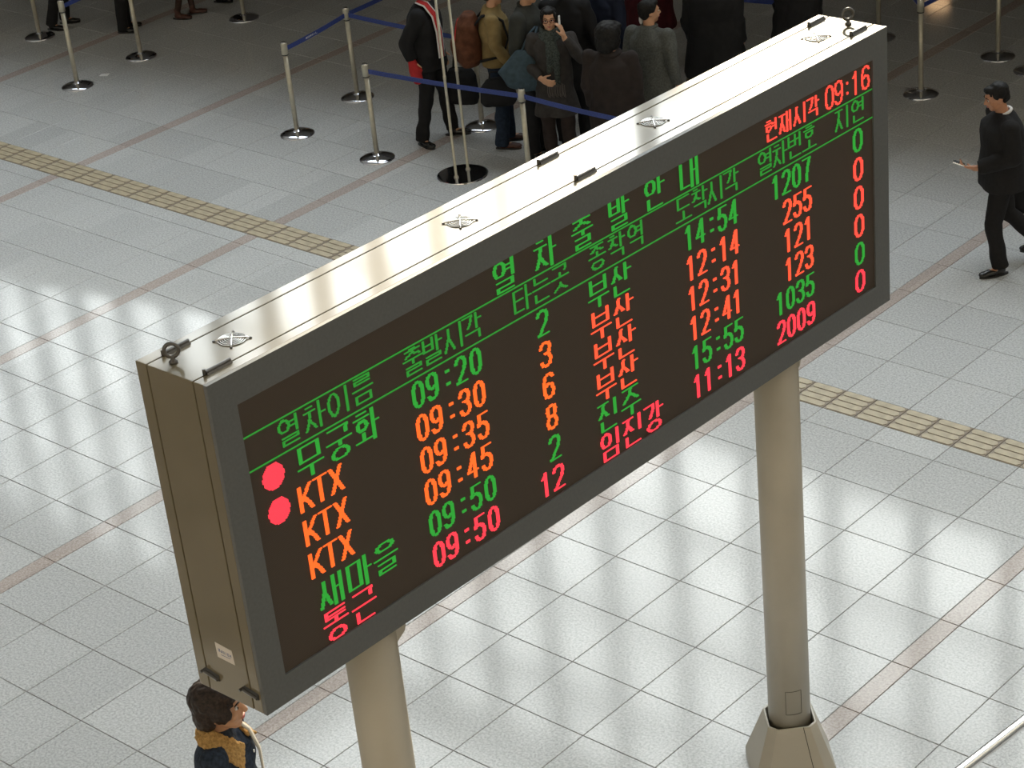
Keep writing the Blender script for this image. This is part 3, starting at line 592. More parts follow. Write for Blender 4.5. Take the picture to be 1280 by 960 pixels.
def human(name, label, loc, yaw, h=1.72, joints=None, head_yaw=0.0, head_pitch=0.0, voxel=0.011, skin=None, hair=None, hair_style='short', top=None, hem=0.86, bottom=None, skirt=None, shoes=None, collar=None, hands=((0.4, None), (0.4, None)), width=1.0, face=True, cuff=0.02, heel=False, hscale=1.0, hairk=1.0, seed=1.0, fold=0.012, scarf=None):
    skin = skin or SKIN; hair = hair or HAIR; shoes = shoes or SHOE; k = h / 1.72; hk = k * hscale
    J = dict(pel=V(0, 0, 0.95), chest=V(0, 0, 1.25), neck=V(0, -0.01, 1.43), head=V(0, 0.022, 1.575), shL=V(-0.18, 0, 1.365), shR=V(0.18, 0, 1.365), elL=V(-0.245, -0.03, 1.11), elR=V(0.245, -0.03, 1.11),
             wrL=V(-0.25, 0.05, 0.87), wrR=V(0.25, 0.05, 0.87), hiL=V(-0.09, 0, 0.92), hiR=V(0.09, 0, 0.92), knL=V(-0.1, 0.02, 0.50), knR=V(0.1, 0.02, 0.50), anL=V(-0.1, -0.02, 0.085), anR=V(0.1, -0.02, 0.085), toL=V(-0.12, 0.13, 0.03), toR=V(0.12, 0.13, 0.03))
    for a, b in (joints or {}).items(): J[a] = V(*b)
    for a in J: J[a] = J[a] * k
    e = empty('person', loc, yaw); tag(e, label, 'person')
    Rh = Euler((head_pitch, 0, head_yaw)).to_matrix(); hc = J['head']
    def H(x, y, z): return hc + Rh @ V(x, y, z) * hk
    qh = Rh.to_quaternion()
    # --- body, one continuous surface
    bm = bmesh.new()
    ell(bm, H(0, -0.008, 0.025), (0.074 * hk, 0.093 * hk, 0.088 * hk), qh, 20, 14)          # skull
    ell(bm, H(0, 0.028, -0.035), (0.058 * hk, 0.062 * hk, 0.068 * hk), qh, 18, 12)          # face
    ell(bm, H(0, 0.052, -0.082), (0.032 * hk, 0.030 * hk, 0.026 * hk), qh)                   # chin
    limb(bm, [H(0, 0.088, 0.012), H(0, 0.104, -0.022)], [0.009 * hk, 0.014 * hk], 8)        # nose
    ell(bm, H(0, 0.086, -0.052), (0.024 * hk, 0.010 * hk, 0.009 * hk), qh)                   # lips
    ell(bm, H(0, 0.082, 0.026), (0.045 * hk, 0.012 * hk, 0.010 * hk), qh)                    # brow
    for s in (-1, 1):
        ell(bm, H(0.073 * s, -0.008, -0.012), (0.009 * hk, 0.019 * hk, 0.030 * hk), qh); ell(bm, H(0.040 * s, 0.062, -0.030), (0.022 * hk, 0.018 * hk, 0.022 * hk), qh)
    limb(bm, [J['neck'] - V(0, 0.0, 0.05) * k, H(0, -0.012, -0.06)], [0.060 * k, 0.052 * k], 14)
    c = J['chest']; p = J['pel']
    ringloft(bm, [(p.x, p.y, p.z - 0.10 * k, 0.13 * k, 0.09 * k), (p.x, p.y, p.z, 0.155 * k, 0.105 * k), ((p.x + c.x) / 2, (p.y + c.y) / 2, (p.z + c.z) / 2 - 0.02 * k, 0.125 * k, 0.09 * k), (c.x, c.y, c.z, 0.155 * k, 0.105 * k), ((c.x + J['neck'].x) / 2, (c.y + J['neck'].y) / 2, (c.z + J['neck'].z) / 2 + 0.03 * k, 0.15 * k, 0.085 * k), (J['neck'].x, J['neck'].y, J['neck'].z, 0.06 * k, 0.055 * k)])
    for s in 'LR':
        sg = -1 if s == 'L' else 1
        limb(bm, [V(J['neck'].x + 0.05 * sg * k, J['neck'].y, J['neck'].z - 0.05 * k), J['sh' + s], J['el' + s], J['wr' + s]], [0.055 * k, 0.055 * k, 0.040 * k, 0.026 * k])
        limb(bm, [J['hi' + s], J['kn' + s], J['an' + s]], [0.082 * k, 0.055 * k, 0.038 * k])
        limb(bm, [J['an' + s] - V(0, 0, 0.03) * k, J['an' + s].lerp(J['to' + s], 0.8)], [0.030 * k, 0.020 * k])
        cu, hd = hands[0 if s == 'L' else 1]
        if hd is None: d, n = (J['wr' + s] - J['el' + s]), V(-sg, 0.2, 0)
        else: d, n = V(*hd[0]), V(*hd[1])
        d.normalize(); nn_ = (n - d * n.dot(d)).normalized(); t = d.cross(nn_)
        if hd is None: sd_ = 1 if t.y > 0 else -1
        else: sd_ = hd[2]
        add_hand(bm, J['wr' + s], d, n, sd_, cu, k)
    me = remesh(bm, voxel, 1); link('body', me, skin, e, True)
    # --- face parts
    if face:
        for s in (-1, 1):
            bw = bmesh.new(); ell(bw, H(0.031 * s, 0.0805, 0.006), (0.014 * hk, 0.007 * hk, 0.0068 * hk), qh, 10, 8); ey = obj('eye', bw, EYEW, e, True)
            bm = bmesh.new(); ell(bm, H(0.031 * s, 0.0865, 0.006), (0.0065 * hk, 0.003 * hk, 0.0062 * hk), qh, 8, 6); obj('pupil', bm, EYEB, ey, True)
            bb = bmesh.new(); tube(bb, [H(0.014 * s, 0.092, 0.026), H(0.032 * s, 0.091, 0.032), H(0.052 * s, 0.080, 0.026)], [0.0035 * hk, 0.0042 * hk, 0.002 * hk], 6); obj('eyebrow', bb, hair, e, True)
        bm = bmesh.new(); ell(bm, H(0, 0.090, -0.050), (0.022 * hk, 0.0085 * hk, 0.0045 * hk), qh, 12, 6); ell(bm, H(0, 0.089, -0.058), (0.019 * hk, 0.0085 * hk, 0.005 * hk), qh, 12, 6); obj('lips', bm, LIP, e, True)
    # --- hair
    bm = bmesh.new()
    def hp(x, y, z, a, b, c_): ell(bm, H(x * hairk, y * hairk, z * hairk), (a * hk * hairk, b * hk * hairk, c_ * hk * hairk), qh, 20, 14)
    if hair_style == 'short':
        hp(0, -0.022, 0.046, 0.083, 0.096, 0.080); hp(0, -0.055, 0.005, 0.074, 0.060, 0.075); hp(0, 0.045, 0.082, 0.055, 0.045, 0.030)
        for s in (-1, 1): hp(0.066 * s, -0.012, 0.032, 0.016, 0.045, 0.040)
    elif hair_style == 'long_fringe':
        hp(0, -0.022, 0.040, 0.092, 0.104, 0.090); hp(0, -0.070, -0.035, 0.070, 0.048, 0.080); hp(0, 0.058, 0.065, 0.070, 0.040, 0.036)
        for s in (-1, 1): hp(0.072 * s, 0.018, 0.010, 0.020, 0.052, 0.052); hp(0.070 * s, -0.045, -0.015, 0.022, 0.045, 0.062)
        hp(0, -0.080, -0.095, 0.050, 0.030, 0.040)
    elif hair_style == 'tied':
        hp(0, -0.025, 0.040, 0.086, 0.098, 0.082); hp(0, -0.065, -0.02, 0.070, 0.050, 0.080); hp(0, 0.040, 0.085, 0.060, 0.045, 0.028)
        for s in (-1, 1): hp(0.070 * s, 0.022, 0.022, 0.018, 0.046, 0.055); hp(0.068 * s, -0.01, -0.045, 0.022, 0.04, 0.05)
        hp(0, -0.10, -0.06, 0.035, 0.03, 0.05)
    elif hair_style == 'bob':
        hp(0, -0.020, 0.040, 0.092, 0.102, 0.088); hp(0, -0.060, -0.03, 0.082, 0.055, 0.085)
        for s in (-1, 1): hp(0.072 * s, -0.025, -0.01, 0.024, 0.055, 0.065)
        hp(0, 0.052, 0.072, 0.065, 0.040, 0.032)
    me = remesh(bm, voxel * 0.7, 1, 0.006, 38, seed); link('hair', me, hair, e, True)
    # --- trousers
    if bottom:
        bm = bmesh.new(); ringloft(bm, [(p.x, p.y, p.z - 0.12 * k, 0.15 * k, 0.11 * k), (p.x, p.y, p.z, 0.168 * k, 0.122 * k), (p.x, p.y, p.z + 0.12 * k, 0.15 * k, 0.11 * k)])
        for s in 'LR':
            a = J['an' + s].copy(); kn = J['kn' + s]; dirn = (kn - a).normalized(); lo = a - dirn * (0.03 - cuff) * k
            tube(bm, [J['hi' + s] + V(0, 0, 0.02) * k, J['hi' + s].lerp(kn, 0.5), kn, kn.lerp(lo, 0.5), lo], [0.100 * k, 0.092 * k, 0.075 * k, 0.070 * k, 0.070 * k], 18)
        me = remesh(bm, voxel * 1.1, 2, fold, 9, seed + 3); link('trousers', me, bottom, e, True)
    # --- shoes
    for s in 'LR':
        bm = bmesh.new(); a, t = J['an' + s], J['to' + s]; f_ = (t - a); f_.z = 0; f_ = f_.normalized() if f_.length > 0.02 else V(0, 1, 0); up = V(0, 0, 1)
        q = V(f_.y, -f_.x, 0).to_track_quat('X', 'Z'); q = Matrix((V(f_.y, -f_.x, 0), f_, up)).transposed().to_quaternion(); b0 = a.z - 0.085 * k
        ell(bm, V(a.x, a.y, b0 + 0.045 * k) + f_ * 0.0, (0.040 * k, 0.052 * k, 0.045 * k), q); ell(bm, V(a.x, a.y, b0 + 0.034 * k) + f_ * 0.085 * k, (0.041 * k, 0.080 * k, 0.032 * k), q); ell(bm, V(a.x, a.y, b0 + 0.030 * k) + f_ * 0.140 * k, (0.043 * k, 0.058 * k, 0.026 * k), q)
        limb(bm, [V(a.x, a.y, b0 + 0.05 * k), V(a.x, a.y, b0 + 0.11 * k)], [0.040 * k, 0.044 * k]); 
        me = remesh(bm, 0.009, 1)
        for v in me.vertices: v.co.z = max(v.co.z, b0 + 0.004)
        o = link('shoe', me, shoes, e, True)
        bm = bmesh.new(); pts = []
        for i in range(20):
            t_ = 2 * PI * i / 20; y_ = 0.055 + 0.135 * math.sin(t_); x_ = 0.040 * math.cos(t_) * (1.12 if math.sin(t_) > 0 else 0.9); pp = V(a.x, a.y, 0) + f_ * y_ * k + V(f_.y, -f_.x, 0) * x_ * k; pts.append((pp.x, pp.y))
        quadprism(bm, pts, b0, b0 + 0.014 * k); obj('sole', bm, MT['black_plastic'], o)
    # --- upper garment
    if top:
        w = width; bm = bmesh.new(); N_ = J['neck']; hz = hem * k
        pr = lambda f_: p.lerp(c, f_)
        rr = [(p.x, p.y, hz, (0.195 if hem > 0.7 else 0.225) * k * w, (0.145 if hem > 0.7 else 0.175) * k * w)]
        if hem < 0.8: rr.append((p.x, p.y, 0.86 * k, 0.19 * k * w, 0.145 * k * w))
        rr += [(p.x, p.y, max(p.z + 0.04 * k, hz + 0.05), 0.183 * k * w, 0.138 * k * w), ((p.x + c.x) / 2, (p.y + c.y) / 2, (p.z + c.z) / 2 + 0.02 * k, 0.168 * k * w, 0.128 * k * w), (c.x, c.y, c.z, 0.185 * k * w, 0.138 * k * w), (c.x, c.y, c.z + 0.08 * k, 0.178 * k * w, 0.125 * k * w), (N_.x, N_.y, N_.z - 0.025 * k, 0.105 * k * w, 0.085 * k * w), (N_.x, N_.y, N_.z + 0.022 * k, 0.068 * k, 0.066 * k)]
        ringloft(bm, rr, 26)
        for s in 'LR':
            sg = -1 if s == 'L' else 1; wr = J['wr' + s]; el_ = J['el' + s]; cuffp = wr + (el_ - wr).normalized() * 0.015
            w2 = min(w, 1.15); ws = (w - 1) * 0.12; sh = J['sh' + s] + V(ws * sg, 0, 0); limb(bm, [V(N_.x + 0.035 * sg * k, N_.y, N_.z - 0.020 * k), V(N_.x + 0.10 * sg * k, N_.y, N_.z - 0.052 * k), sh, sh.lerp(el_, 0.55), el_], [0.045 * k, 0.055 * k * w2, 0.070 * k * w2, 0.068 * k * w2, 0.060 * k * w2], 16)
            tube(bm, [el_, el_.lerp(cuffp, 0.5), cuffp], [0.059 * k * w, 0.053 * k * w, 0.045 * k * w], 16)
        me = remesh(bm, voxel * 1.1, 2, fold, 8, seed); link('jacket' if hem > 0.7 else 'coat', me, top, e, True)
        if collar:
            bm = bmesh.new(); tube(bm, [V(N_.x + 0.062 * k * math.cos(t), N_.y + 0.004 + 0.062 * k * math.sin(t), N_.z + (0.012 - 0.022 * math.sin(t)) * k) for t in [2 * PI * i / 20 for i in range(20)]], 0.014 * k, 8, closed=True); obj('collar', bm, collar, e, True)
    return e, J, k, H
def add_to(e, name, bm, m, vox=None, **kw):
    if vox: me = remesh(bm, vox, kw.pop('sm', 1), kw.pop('fold', 0.0), kw.pop('fscale', 10), kw.pop('seed', 0.0)); return link(name, me, m, e, True)
    return obj(name, bm, m, e, True)
# 1 young person at lower left, face in profile to the right
e, J, k, H = human('person', 'person with long brown hair and tan fleece collar under the board corner, lower left', (0.34, -4.41, 0), math.radians(-54), 1.88, hscale=1.22, head_pitch=math.radians(2), voxel=0.0075, skin=SKIN, hair=HAIRB, hair_style='long_fringe', top=DEN, hem=0.84, bottom=JEAN, joints={'wrR': (0.27, 0.12, 0.92), 'anL': (-0.1, 0.18, 0.085), 'toL': (-0.12, 0.33, 0.03), 'anR': (0.1, -0.22, 0.085), 'toR': (0.12, -0.07, 0.03), 'knR': (0.1, -0.06, 0.5), 'knL': (-0.1, 0.14, 0.5)}, fold=0.016, seed=4, width=1.06)
bm = bmesh.new(); N_ = J['neck']
I_, O_ = [], []
for i in range(25):
    a = math.radians(-90 + (i - 12) * 12.0); f_ = abs(i - 12) / 12; dn = max(0, f_ - 0.62) / 0.38
    sx = 1 if i > 12 else -1
    I_.append(N_ + V(0.070 * math.cos(a), 0.070 * math.sin(a) + 0.006, 0.045 - 0.02 * f_) + V(0.0, 0.085 * dn, -0.11 * dn))
    r = 0.135 + 0.012 * math.sin(f_ * PI)
    O_.append(N_ + V(r * math.cos(a) * 1.12, r * math.sin(a) * 0.9 + 0.008, -0.012 - 0.030 * f_) + V(0.075 * (1 if math.cos(a) > 0 else -1) * dn, 0.055 * dn, -0.13 * dn))
for i in range(24):
    q = [I_[i], I_[i + 1], O_[i + 1], O_[i]]; lo = [bm.verts.new(p) for p in q]; hi = [bm.verts.new(p + V(0, 0, 0.026) + (p - N_).normalized() * 0.006) for p in q]
    bm.faces.new(lo); bm.faces.new(hi[::-1])
    for j in range(4): bm.faces.new((lo[j], lo[(j + 1) % 4], hi[(j + 1) % 4], hi[j]))
add_to(e, 'fleece_collar', bm, FLC, 0.008, fold=0.008, fscale=70, sm=3)
bm = bmesh.new(); tube(bm, [N_ + V(0.058 * math.cos(t), 0.006 + 0.064 * math.sin(t), 0.012 - 0.026 * math.sin(t)) for t in [2 * PI * i / 20 for i in range(20)]], 0.0055, 8, closed=True); add_to(e, 'neckline', bm, WHT)
bm = bmesh.new(); ringloft(bm, [(N_.x, N_.y + 0.075, N_.z - 0.10, 0.055, 0.055), (N_.x, N_.y + 0.05, N_.z - 0.045, 0.062, 0.055), (N_.x, N_.y + 0.02, N_.z + 0.0, 0.056, 0.054)]); add_to(e, 'shirt', bm, SHIRT, 0.009)
bm = bmesh.new()
pts = [V(-0.11, -0.10, 1.36), V(-0.10, -0.04, 1.445), V(-0.085, 0.05, 1.445), V(-0.07, 0.13, 1.38), V(-0.05, 0.170, 1.27), V(-0.02, 0.178, 1.10), V(0.02, 0.17, 0.95)]
for a, b in zip(pts, pts[1:]):
    pass
def strap(pts, w, th, side):
    bm = bmesh.new(); R_ = []
    for i, p in enumerate(pts):
        d = (pts[min(i + 1, len(pts) - 1)] - pts[max(i - 1, 0)]).normalized(); s_ = V(*side); s_ = (s_ - d * s_.dot(d)).normalized(); n_ = d.cross(s_)
        R_.append([bm.verts.new(p + s_ * a * w + n_ * b * th) for a, b in ((-1, -1), (1, -1), (1, 1), (-1, 1))])
    for a, b in zip(R_, R_[1:]):
        for q in range(4): bm.faces.new((a[q], a[(q + 1) % 4], b[(q + 1) % 4], b[q]))
    bm.faces.new(R_[0][::-1]); bm.faces.new(R_[-1]); return bm
add_to(e, 'bag_strap', strap([V(p.x, p.y, p.z) * k for p in pts], 0.018, 0.003, (1, 0, 0)), CREAM)
for z in (1.30, 1.18, 1.06): bm = bmesh.new(); ell(bm, V(0.012, 0.158, z) * k, (0.009, 0.006, 0.009)); add_to(e, 'button', bm, METAL)
# 2 man in black suit walking left, looking at a phone
e, J, k, H = human('person', 'person in a black suit and white collar walking left with a phone, right edge', (-0.71, 5.57, 0), math.radians(138), 1.78, head_pitch=math.radians(-14), voxel=0.0085, skin=SKIN2, hair_style='short', top=SUIT, hem=0.80, bottom=SUIT, collar=WHT, width=1.3,
    joints={'head': (0, 0.055, 1.575), 'elL': (-0.25, -0.02, 1.12), 'wrL': (-0.16, 0.27, 1.04), 'elR': (0.27, -0.09, 1.12), 'wrR': (0.28, -0.16, 0.88), 'knL': (-0.09, 0.10, 0.49), 'anL': (-0.09, 0.03, 0.085), 'toL': (-0.11, 0.18, 0.03), 'knR': (0.1, -0.08, 0.49), 'anR': (0.1, -0.40, 0.17), 'toR': (0.12, -0.27, 0.06)},
    hands=((0.9, ((0.45, 0.85, 0.05), (0.55, 0.1, 0.8), 1)), (1.3, None)), seed=9)
bm = bmesh.new(); box(bm, -0.029, 0.029, -0.052, 0.052, -0.007, 0.007); o = obj('phone', bm, MT['wire'], None, bevel=0.003)
R_ = Matrix.Rotation(math.radians(138), 4, 'Z'); o.location = V(-0.71, 5.57, 0) + R_ @ (V(-0.105, 0.415, 1.115)); o.rotation_euler = (0.35, 0, math.radians(118)); tag(o, 'small silver phone held out in the left hand of the suited walker', 'phone')
bm = bmesh.new(); box(bm, -0.024, 0.024, -0.004, 0.040, 0.0071, 0.0082); obj('screen', bm, MT['black_plastic'], o)
bg_ = empty('briefcase', V(-0.71, 5.57, 0) + R_ @ V(0.29, -0.21, 0.40), math.radians(138)); tag(bg_, 'soft black briefcase carried behind the suited walker at the right edge', 'bag')
bm = bmesh.new(); ringloft(bm, [(0, 0, 0.0, 0.055, 0.19), (0, 0, 0.05, 0.07, 0.205), (0, 0, 0.26, 0.06, 0.195), (0, 0, 0.31, 0.03, 0.18)]); add_to(bg_, 'case', bm, BLK, 0.012, fold=0.006)
bm = bmesh.new(); tube(bm, [(0, -0.07, 0.30), (0, -0.06, 0.37), (0, 0.0, 0.40), (0, 0.06, 0.37), (0, 0.07, 0.30)], 0.009, 8); add_to(bg_, 'handle', bm, BLK)
# 3 person in black tracksuit with red and white scarf
e, J, k, H = human('person', 'person in a black tracksuit with a red and white scarf, head above the frame', (-7.45, 5.42, 0), math.radians(-62), 1.78, top=BLK, hem=0.80, bottom=BLK, width=1.22, cuff=0.0, joints={'anL': (-0.13, 0.12, 0.085), 'toL': (-0.16, 0.27, 0.03), 'knL': (-0.13, 0.08, 0.5), 'anR': (0.16, -0.12, 0.085), 'toR': (0.25, 0.0, 0.03), 'knR': (0.14, -0.03, 0.5), 'elR': (0.27, -0.14, 1.12), 'wrR': (0.25, -0.10, 0.93)}, seed=12, fold=0.02)
for m_, w_, th in ((WHT, 0.052, 0.004), (RED, 0.033, 0.007)):
    P = [V(0.10, -0.02, 1.50), V(0.115, 0.07, 1.47), V(0.12, 0.150, 1.36), V(0.13, 0.180, 1.20), V(0.15, 0.188, 1.02), V(0.155, 0.19, 0.94)]
    add_to(e, 'scarf_stripe' if m_ is RED else 'scarf', strap([x * k for x in P], w_, th, (0.9, -0.35, 0)), m_)
bm = bmesh.new(); limb(bm, [V(0.25, -0.10, 0.93) * k, V(0.247, -0.085, 0.84) * k, V(0.243, -0.065, 0.74) * k], [0.044, 0.062, 0.056]); limb(bm, [V(0.235, -0.05, 0.88) * k, V(0.225, -0.01, 0.83) * k], [0.02, 0.018]); add_to(e, 'glove', bm, RED, 0.009, fold=0.004)
bm = bmesh.new(); tube(bm, [V(0.178, 0.02, 0.84) * k, V(0.188, 0.045, 0.825) * k, V(0.182, 0.085, 0.855) * k], [0.006, 0.010, 0.003], 6); add_to(e, 'trouser_mark', bm, WHT)
def bag(name, loc, rz, rings, m, label, handle, vox=0.012, fold=0.01, seed=2.0):
    e = empty(name, loc, rz); tag(e, label, 'bag'); bm = bmesh.new(); ringloft(bm, rings); add_to(e, 'bag_body', bm, m, vox, fold=fold, fscale=9, seed=seed)
    for h_ in handle:
        bm = bmesh.new(); tube(bm, [V(*q) for q in h_], 0.011, 8); add_to(e, 'strap', bm, m)
    return e
hb = bag('holdall', (-7.27, 5.68, 0.36), math.radians(20), [(0, 0, 0, 0.16, 0.08), (0, 0, 0.06, 0.18, 0.10), (0, 0, 0.30, 0.17, 0.09), (0, 0, 0.38, 0.13, 0.05)], BLK, 'black holdall hanging behind the thin twin poles, beside the tracksuit', [[(-0.08, 0, 0.36), (-0.06, 0, 0.50), (0.04, 0, 0.50), (0.08, 0, 0.36)]])
# 4 person in tan jacket and jeans, backpack
e, J, k, H = human('person', 'person in a tan jacket and blue jeans wearing a brown backpack', (-6.70, 5.66, 0), math.radians(-52), 1.78, top=TAN, hem=0.88, bottom=JEAN, shoes=BSHOE, width=1.08, seed=15, cuff=-0.02, joints={'elR': (0.25, 0.03, 1.12), 'wrR': (0.22, 0.16, 0.90), 'anL': (-0.12, 0.04, 0.085), 'toL': (-0.13, 0.19, 0.03)}, fold=0.018)
R_ = Matrix.Rotation(math.radians(-52), 4, 'Z'); L0 = V(-6.70, 5.66, 0)
bp_ = empty('backpack', L0 + R_ @ V(0.02, -0.275, 0.98), math.radians(-52)); tag(bp_, 'large brown backpack on the back of the tan jacket', 'bag')
bm = bmesh.new(); ringloft(bm, [(0, 0, -0.06, 0.15, 0.09), (0, 0, 0.0, 0.19, 0.135), (0, -0.01, 0.20, 0.20, 0.15), (0, 0.01, 0.38, 0.18, 0.12), (0, 0.03, 0.47, 0.11, 0.07)]); ell(bm, (0, -0.13, 0.12), (0.13, 0.06, 0.13)); add_to(bp_, 'pack_body', bm, PACK, 0.012, fold=0.016, fscale=8)
bm = bmesh.new(); tube(bm, [V(0.15 * math.sin(t), -0.10 + 0.02 * math.cos(2 * t), 0.20 + 0.22 * math.cos(t)) for t in [i * PI / 9 - PI / 2 for i in range(10)]], 0.006, 6); add_to(bp_, 'zip', bm, RED)
for s in (-1, 1): 
    bm = strap([V(0.10 * s, 0.08, 0.36), V(0.10 * s, 0.17, 0.46), V(0.105 * s, 0.275, 0.485), V(0.11 * s, 0.385, 0.40), V(0.12 * s, 0.425, 0.22), V(0.19 * s, 0.36, 0.06), V(0.19 * s, 0.12, 0.02)], 0.026, 0.008, (1, 0, 0)); add_to(bp_, 'shoulder_strap', bm, BLK)
# 5 person in dark olive jacket
e, J, k, H = human('person', 'person in a dark olive jacket between the tan jacket and the woman in glasses, only the chin visible', (-6.20, 5.63, 0), math.radians(-72), 1.90, top=DKG, hem=0.84, bottom=BLK, width=1.12, seed=21, joints={'elR': (0.26, -0.02, 1.12), 'wrR': (0.25, 0.04, 0.87)}, fold=0.02, collar=DKG)
e['label'] = 'person in a dark olive jacket beside the woman in glasses, only the chin visible'
bag('handbag', (-6.42, 5.33, 0.60), math.radians(40), [(0, 0, 0, 0.15, 0.05), (0, 0, 0.05, 0.19, 0.075), (0, 0, 0.20, 0.18, 0.07), (0, 0, 0.29, 0.11, 0.04)], BLK, 'soft black handbag held low in front of the blue jeans', [[(-0.08, 0, 0.26), (-0.06, 0, 0.36), (0.06, 0, 0.36), (0.08, 0, 0.26)]])
# 6 woman with glasses, phone, scarf and blue bag
e, J, k, H = human('person', 'person in glasses and grey coat holding a phone to one ear, facing the camera', (-5.80, 5.52, 0), math.radians(-146), 1.70, head_yaw=math.radians(6), voxel=0.0085, hair_style='tied', top=cloth('coat_taupe', (0.040, 0.036, 0.034), 0.15, 20), hem=0.58, bottom=TIGHT, width=1.05, seed=25,
    joints={'elL': (-0.30, 0.10, 1.18), 'wrL': (-0.155, 0.145, 1.42), 'elR': (0.26, 0.0, 1.12), 'wrR': (0.10, 0.22, 1.02)}, hands=((0.55, ((0.25, -0.15, 0.95), (0.9, -0.3, 0.1), 1)), (0.9, ((-0.7, 0.6, -0.2), (-0.3, -0.8, 0), 1))), fold=0.02)
bm = bmesh.new()
for s in (-1, 1): tube(bm, [H(0.033 * s + 0.024 * math.cos(t), 0.106, 0.004 + 0.016 * math.sin(t)) for t in [2 * PI * i / 16 for i in range(16)]], 0.0024, 6, closed=True); tube(bm, [H(0.057 * s, 0.104, 0.008), H(0.080 * s, 0.04, 0.010), H(0.080 * s, -0.01, 0.004)], 0.0022, 6)
tube(bm, [H(-0.010, 0.108, 0.008), H(0.010, 0.108, 0.008)], 0.0024, 6); add_to(e, 'glasses', bm, cloth('glasses_frame', (0.06, 0.012, 0.02)))
bm = bmesh.new(); N_ = J['neck']
for dz, r in ((0.0, 0.088), (0.035, 0.080), (-0.03, 0.10)): tube(bm, [N_ + V(r * math.cos(t), 0.012 + r * math.sin(t) * 0.95, dz - 0.018 * math.sin(t)) for t in [2 * PI * i / 20 for i in range(20)]], 0.030, 10, closed=True)
limb(bm, [N_ + V(0.02, 0.11, -0.03), N_ + V(0.0, 0.165, -0.18), N_ + V(0.02, 0.165, -0.34)], [0.035, 0.038, 0.030]); limb(bm, [N_ + V(-0.03, 0.11, -0.03), N_ + V(-0.06, 0.16, -0.16), N_ + V(-0.05, 0.165, -0.50)], [0.03, 0.033, 0.026])
add_to(e, 'scarf', bm, SCG, 0.009, fold=0.010, fscale=22)
bm = bmesh.new()
for i in range(14):
    a = V(-0.12 + i * 0.013, 0.19, 0.93 + 0.01 * (i % 3)); tube(bm, [a, a + V(0.004 * (i % 2), 0.008, -0.08), a + V(-0.004, 0.004, -0.13)], 0.003, 5)
o = stuff(add_to(e, 'fringe', bm, cloth('fringe_grey', (0.14, 0.12, 0.11))))
RF = Matrix.Rotation(math.radians(-146), 4, 'Z'); LF = V(-5.80, 5.52, 0)
bm = bmesh.new(); box(bm, -0.008, 0.008, -0.022, 0.022, -0.045, 0.045); o = obj('phone', bm, MT['white'], None, bevel=0.003); o.location = LF + RF @ V(-0.112, 0.09, 1.56); o.rotation_euler = (0.15, 0, math.radians(-146)); tag(o, 'pale phone pressed to the ear of the woman in glasses', 'phone')
o['label'] = 'pale phone held to the ear of the person in glasses'
bag('tote_bag', (-6.04, 5.30, 0.84), math.radians(38), [(0.06, 0, 0, 0.10, 0.05), (0.03, 0, 0.06, 0.18, 0.07), (-0.02, 0, 0.20, 0.22, 0.075), (0.0, 0, 0.34, 0.12, 0.045), (0.02, 0, 0.42, 0.05, 0.03)], TOTE, 'large slouchy blue shoulder bag hanging in front of the dark olive jacket', [[(0.02, 0.0, 0.40), (0.10, 0.06, 0.55), (0.17, 0.14, 0.60)], [(0.10, 0, 0.34), (0.15, 0.06, 0.5), (0.19, 0.14, 0.60)]], fold=0.014)
# 7 dark figure behind her
human('person', 'person in a long black coat directly behind the one with glasses, head out of frame', (-5.98, 5.97, 0), math.radians(30), 1.90, top=BLK, hem=0.60, bottom=BLK, width=1.0, seed=31, fold=0.02)
# 8 dark brown coat seen from behind
e, J, k, H = human('person', 'person with black hair in a dark brown coat, left of the grey coat', (-4.85, 5.30, 0), math.radians(22), 1.72, head_yaw=math.radians(-25), hair_style='bob', hairk=1.34, top=BRN, hem=0.45, bottom=BLK, width=1.25, seed=35, fold=0.025)
bm = bmesh.new(); N_ = J['neck']; tube(bm, [N_ + V(0.085 * math.cos(t), 0.01 + 0.08 * math.sin(t), 0.0) for t in [2 * PI * i / 20 for i in range(20)]], 0.034, 10, closed=True); add_to(e, 'hood', bm, BRN, 0.012, fold=0.01)
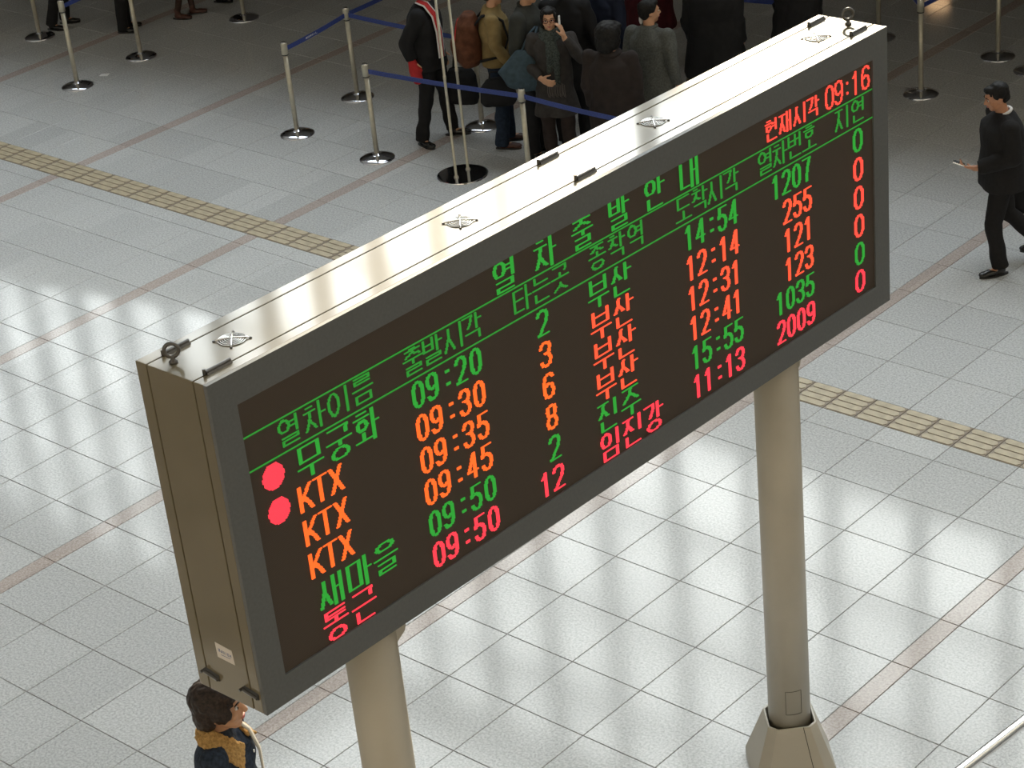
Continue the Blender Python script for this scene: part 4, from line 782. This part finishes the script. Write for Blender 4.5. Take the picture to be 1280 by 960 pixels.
# 9 grey coat
e, J, k, H = human('person', 'person with short black hair in a grey wool coat, seen from behind', (-4.90, 5.97, 0), math.radians(8), 1.76, head_yaw=math.radians(-38), hair_style='short', top=GRY, hem=0.55, bottom=BLK, collar=None, width=1.1, seed=39, fold=0.018)
bm = bmesh.new(); N_ = J['neck']; tube(bm, [N_ + V(0.070 * math.cos(t), 0.008 + 0.066 * math.sin(t), 0.012) for t in [2 * PI * i / 20 for i in range(20)]], 0.020, 10, closed=True); add_to(e, 'collar', bm, GRY)
bm = bmesh.new(); ell(bm, N_ + V(-0.082, 0.0, 0.070), (0.020, 0.026, 0.048)); add_to(e, 'shirt_collar', bm, WHT)
# 10 maroon coat
human('person', 'person in a long maroon coat and beige trousers behind the grey coat', (-6.77, 8.24, 0), math.radians(150), 1.70, top=MAR, hem=0.50, bottom=BEI, width=1.6, seed=43, fold=0.02)
# 11, 12 black coats
human('person', 'person in a broad black coat right of the maroon coat, head out of frame', (-5.03, 7.17, 0), math.radians(20), 1.80, top=BLK, hem=0.55, bottom=BLK, width=1.45, seed=47, fold=0.02)
human('person', 'person in a black coat behind the upper right end of the board', (-4.48, 7.87, 0), math.radians(-20), 1.76, top=BLK, hem=0.60, bottom=BLK, width=1.6, seed=51, fold=0.02)
# 13 navy
human('person', 'person in a navy coat between the dark brown coat and the maroon coat', (-6.03, 6.55, 0), math.radians(10), 1.76, top=NAVY, hem=0.60, bottom=BLK, width=1.15, seed=55, fold=0.02)
# 14-17 legs along the top left edge
human('person', 'person in dark clothes behind the leftmost posts, only trouser legs visible', (-14.45, 5.95, 0), math.radians(-60), 1.72, top=BLK, hem=0.8, bottom=BLK, width=1.1, seed=59, cuff=0.0, joints={'anR': (0.14, -0.1, 0.085), 'toR': (0.17, 0.05, 0.03)})
human('person', 'person in wide black trousers and black shoes, standing beside a barrier post, top left', (-13.55, 6.22, 0), math.radians(-50), 1.72, top=BLK, hem=0.8, bottom=BLK, width=1.1, seed=63, cuff=-0.03)
human('person', 'person in dark tights and brown heels, only the lower legs visible at the top', (-13.22, 6.95, 0), math.radians(-60), 1.64, top=BRN, hem=0.55, bottom=None, skin=cloth('legs_tights', (0.05, 0.03, 0.025)), shoes=BSHOE, seed=67, joints={'anL': (-0.09, 0.04, 0.085), 'anR': (0.1, -0.10, 0.085), 'toR': (0.11, 0.05, 0.03)})
human('person', 'person in black shoes at the top edge, right of the brown heels', (-13.30, 7.62, 0), math.radians(-60), 1.72, top=BLK, hem=0.6, bottom=BLK, seed=71)
bpy.data.collections.remove(TMP)
